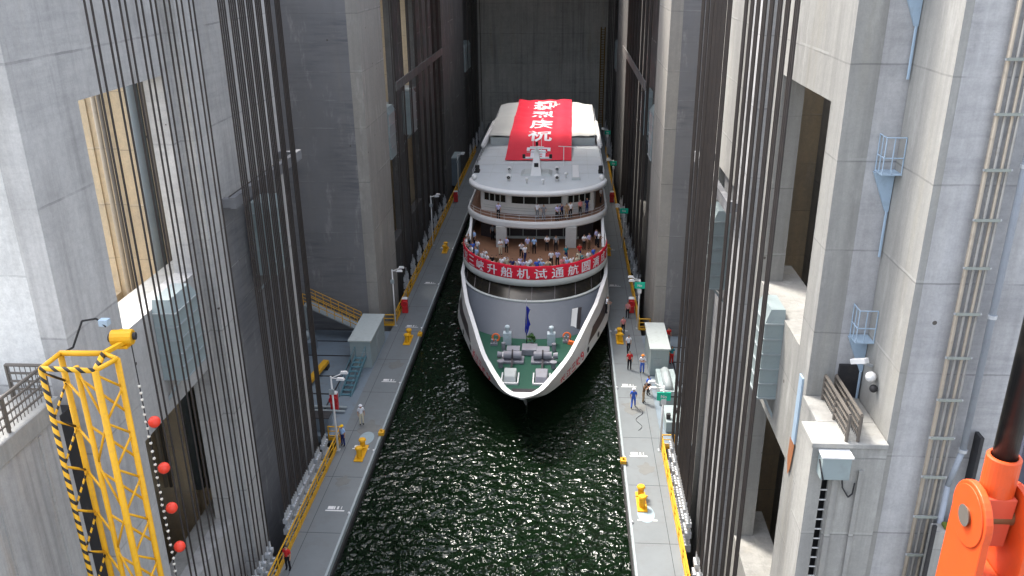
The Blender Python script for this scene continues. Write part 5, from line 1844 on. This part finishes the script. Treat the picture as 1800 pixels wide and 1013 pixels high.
RAIL = [(-5.12, 'white'), (-4.75, 'gray'), (-4.34, 'white'), (-3.85, 'lightblue'), (-3.2, 'white'), (-2.68, 'white'), (-2.12, 'black'), (-1.7, 'brown'), (-1.25, 'white'), (-.75, 'beige'),
        (-.2, 'navy'), (.25, 'white'), (.72, 'lavender'), (1.2, 'white'), (2.05, 'blue'), (2.5, 'lightblue'), (3.05, 'beige'), (4.32, 'pink'), (4.75, 'lightblue'), (5.2, 'white'), (5.72, 'yellow'),
        (6.25, 'teal'), (6.75, 'white'), (7.3, 'blue')]
cnt = {}
for i, (x, c) in enumerate(RAIL):
    t_ = (x - CX) / 6.9
    rot = math.atan2(t_, sqrt(max(.05, 1 - t_ * t_))) * .9
    person(x, deckfront(x, .42 + .12 * (i % 2)), ZD, 'beige' if c == 'yellow' else c, random.choice(['black', 'navy', 'gray', 'khaki']), ['rail', 'photo', 'rail', 'stand', 'wave'][i % 5] if c != 'black' else 'rail', rot,
           'person in %s behind the banner rail, %s from its left end' % ({'lightblue': 'light blue', 'gray': 'grey', 'yellow': 'cream'}.get(c, c), (ORD + ['twenty-first', 'twenty-second', 'twenty-third', 'twenty-fourth'])[i]), 'people along the banner rail', scale=random.uniform(.93, 1.02))
# second row pressed behind them
for x, dy, c, lb in ((-3.0, 1.1, 'white', 'left quarter'), (-.9, 1.0, 'white', 'below the left pillar'), (.45, 1.1, 'lavender', 'just left of centre'), (1.35, 1.0, 'white', 'at the very centre'), (2.3, 1.2, 'white', 'right of centre'),
                     (4.6, 1.1, 'white', 'below the right pillar'), (5.9, 1.2, 'beige', 'right quarter'), (-4.4, 1.3, 'blue', 'at the far left')):
    person(x, deckfront(x, dy), ZD, c, 'black', 'stand', random.uniform(-.5, .5), 'person in %s in the second row behind the banner, %s' % (c, lb), 'people along the banner rail')
ZU = 8.203
for x, y, c, tr, p, rot, lb in ((-2.2, 81.9, 'lavender', 'black', 'stand', .1, 'person in lavender shirt alone on the left of the upper deck'), (1.75, 82.0, 'white', 'gray', 'stand', 2.8, 'slim person in white beside the cabin wall, upper deck'),
                                (2.4, 81.5, 'gray', 'gray', 'rail', .1, 'person in grey jacket at the middle of the upper deck rail'), (3.75, 81.4, 'lavender', 'black', 'rail', .5, 'person in lavender leaning on the upper deck rail'),
                                (4.2, 81.9, 'navy', 'black', 'photo', .2, 'person in navy beside the leaning one on the upper deck'), (5.1, 82.4, 'white', 'black', 'stand', .2, 'person in white with cap on the right upper deck'),
                                (4.7, 82.0, 'khaki', 'khaki', 'rail', .3, 'person in khaki crouched at the upper deck rail'), (6.1, 83.3, 'pink', 'black', 'stand', .5, 'person in pink shirt on the right upper deck'),
                                (6.8, 84.0, 'navy', 'navy', 'stand', .6, 'person in dark navy at the right end of the upper deck rail'), (8.35, 88.1, 'white', 'black', 'stand', 1.2, 'person in white at the starboard side passage of the upper deck')):
    person(x, y, ZU, c, tr, p, rot, lb, 'people on the upper deck')
ORG = 'people on the walkways'
for x, y, c, tr, p, rot, hat, lb in ((10.13, 72.3, 'pink', 'black', 'stand', .3, None, 'person in pink top beside the yellow bollard by the bow'), (10.36, 68.3, 'white', 'black', 'walk', .1, None, 'person in white shirt walking toward the viewer, right walkway'),
                                     (10.24, 65.0, 'red', 'black', 'stand', .0, None, 'person in red shirt and black trousers, right walkway'), (11.28, 64.4, 'white', 'blue', 'crossed', -.2, 'orange', 'person in white shirt with orange cap by the right cabin'),
                                     (10.1, 58.4, 'blue', 'blue', 'walk', 2.9, 'white', 'worker in blue overalls and white helmet, right walkway'), (11.45, 60.6, 'blue', 'black', 'stand', .8, None, 'person in blue and white at the low cabinet, right walkway'),
                                     (10.95, 59.3, 'brown', 'khaki', 'photo', 1.2, None, 'person in brown bending over gear behind the worker in blue'), (10.8, 76.0, 'pink', 'black', 'stand', -.4, None, 'person in pale top beside the right lifebuoy station'),
                                     (-10.68, 54.9, 'white', 'beige', 'stand', .4, 'white', 'person in white overalls and helmet on the left walkway'), (-11.35, 51.9, 'lightblue', 'navy', 'stand', -.5, 'yellow', 'worker in light blue with yellow helmet at the left lamp post'),
                                     (-11.25, 38.6, 'red', 'black', 'stand', -.3, None, 'person in bright red at the bottom left corner railing'), (14.1, 70.2, 'red', 'gray', 'stand', .4, None, 'person in red behind the right cabin beside the pillar'),
                                     (13.95, 66.3, 'teal', 'red', 'stand', .4, None, 'person in teal and red behind the right cabin'), (8.5, 72.3, 'white', 'black', 'rail', 1.3, None, 'person in white on the ship side passage near the bow, right')):
    z = 0.004 if not lb.startswith('person in white on the ship') else 2.07
    if abs(x) > 11.86:
        z = -0.028
    person(x, y, z, c, tr, p, rot, lb, ORG, hat)
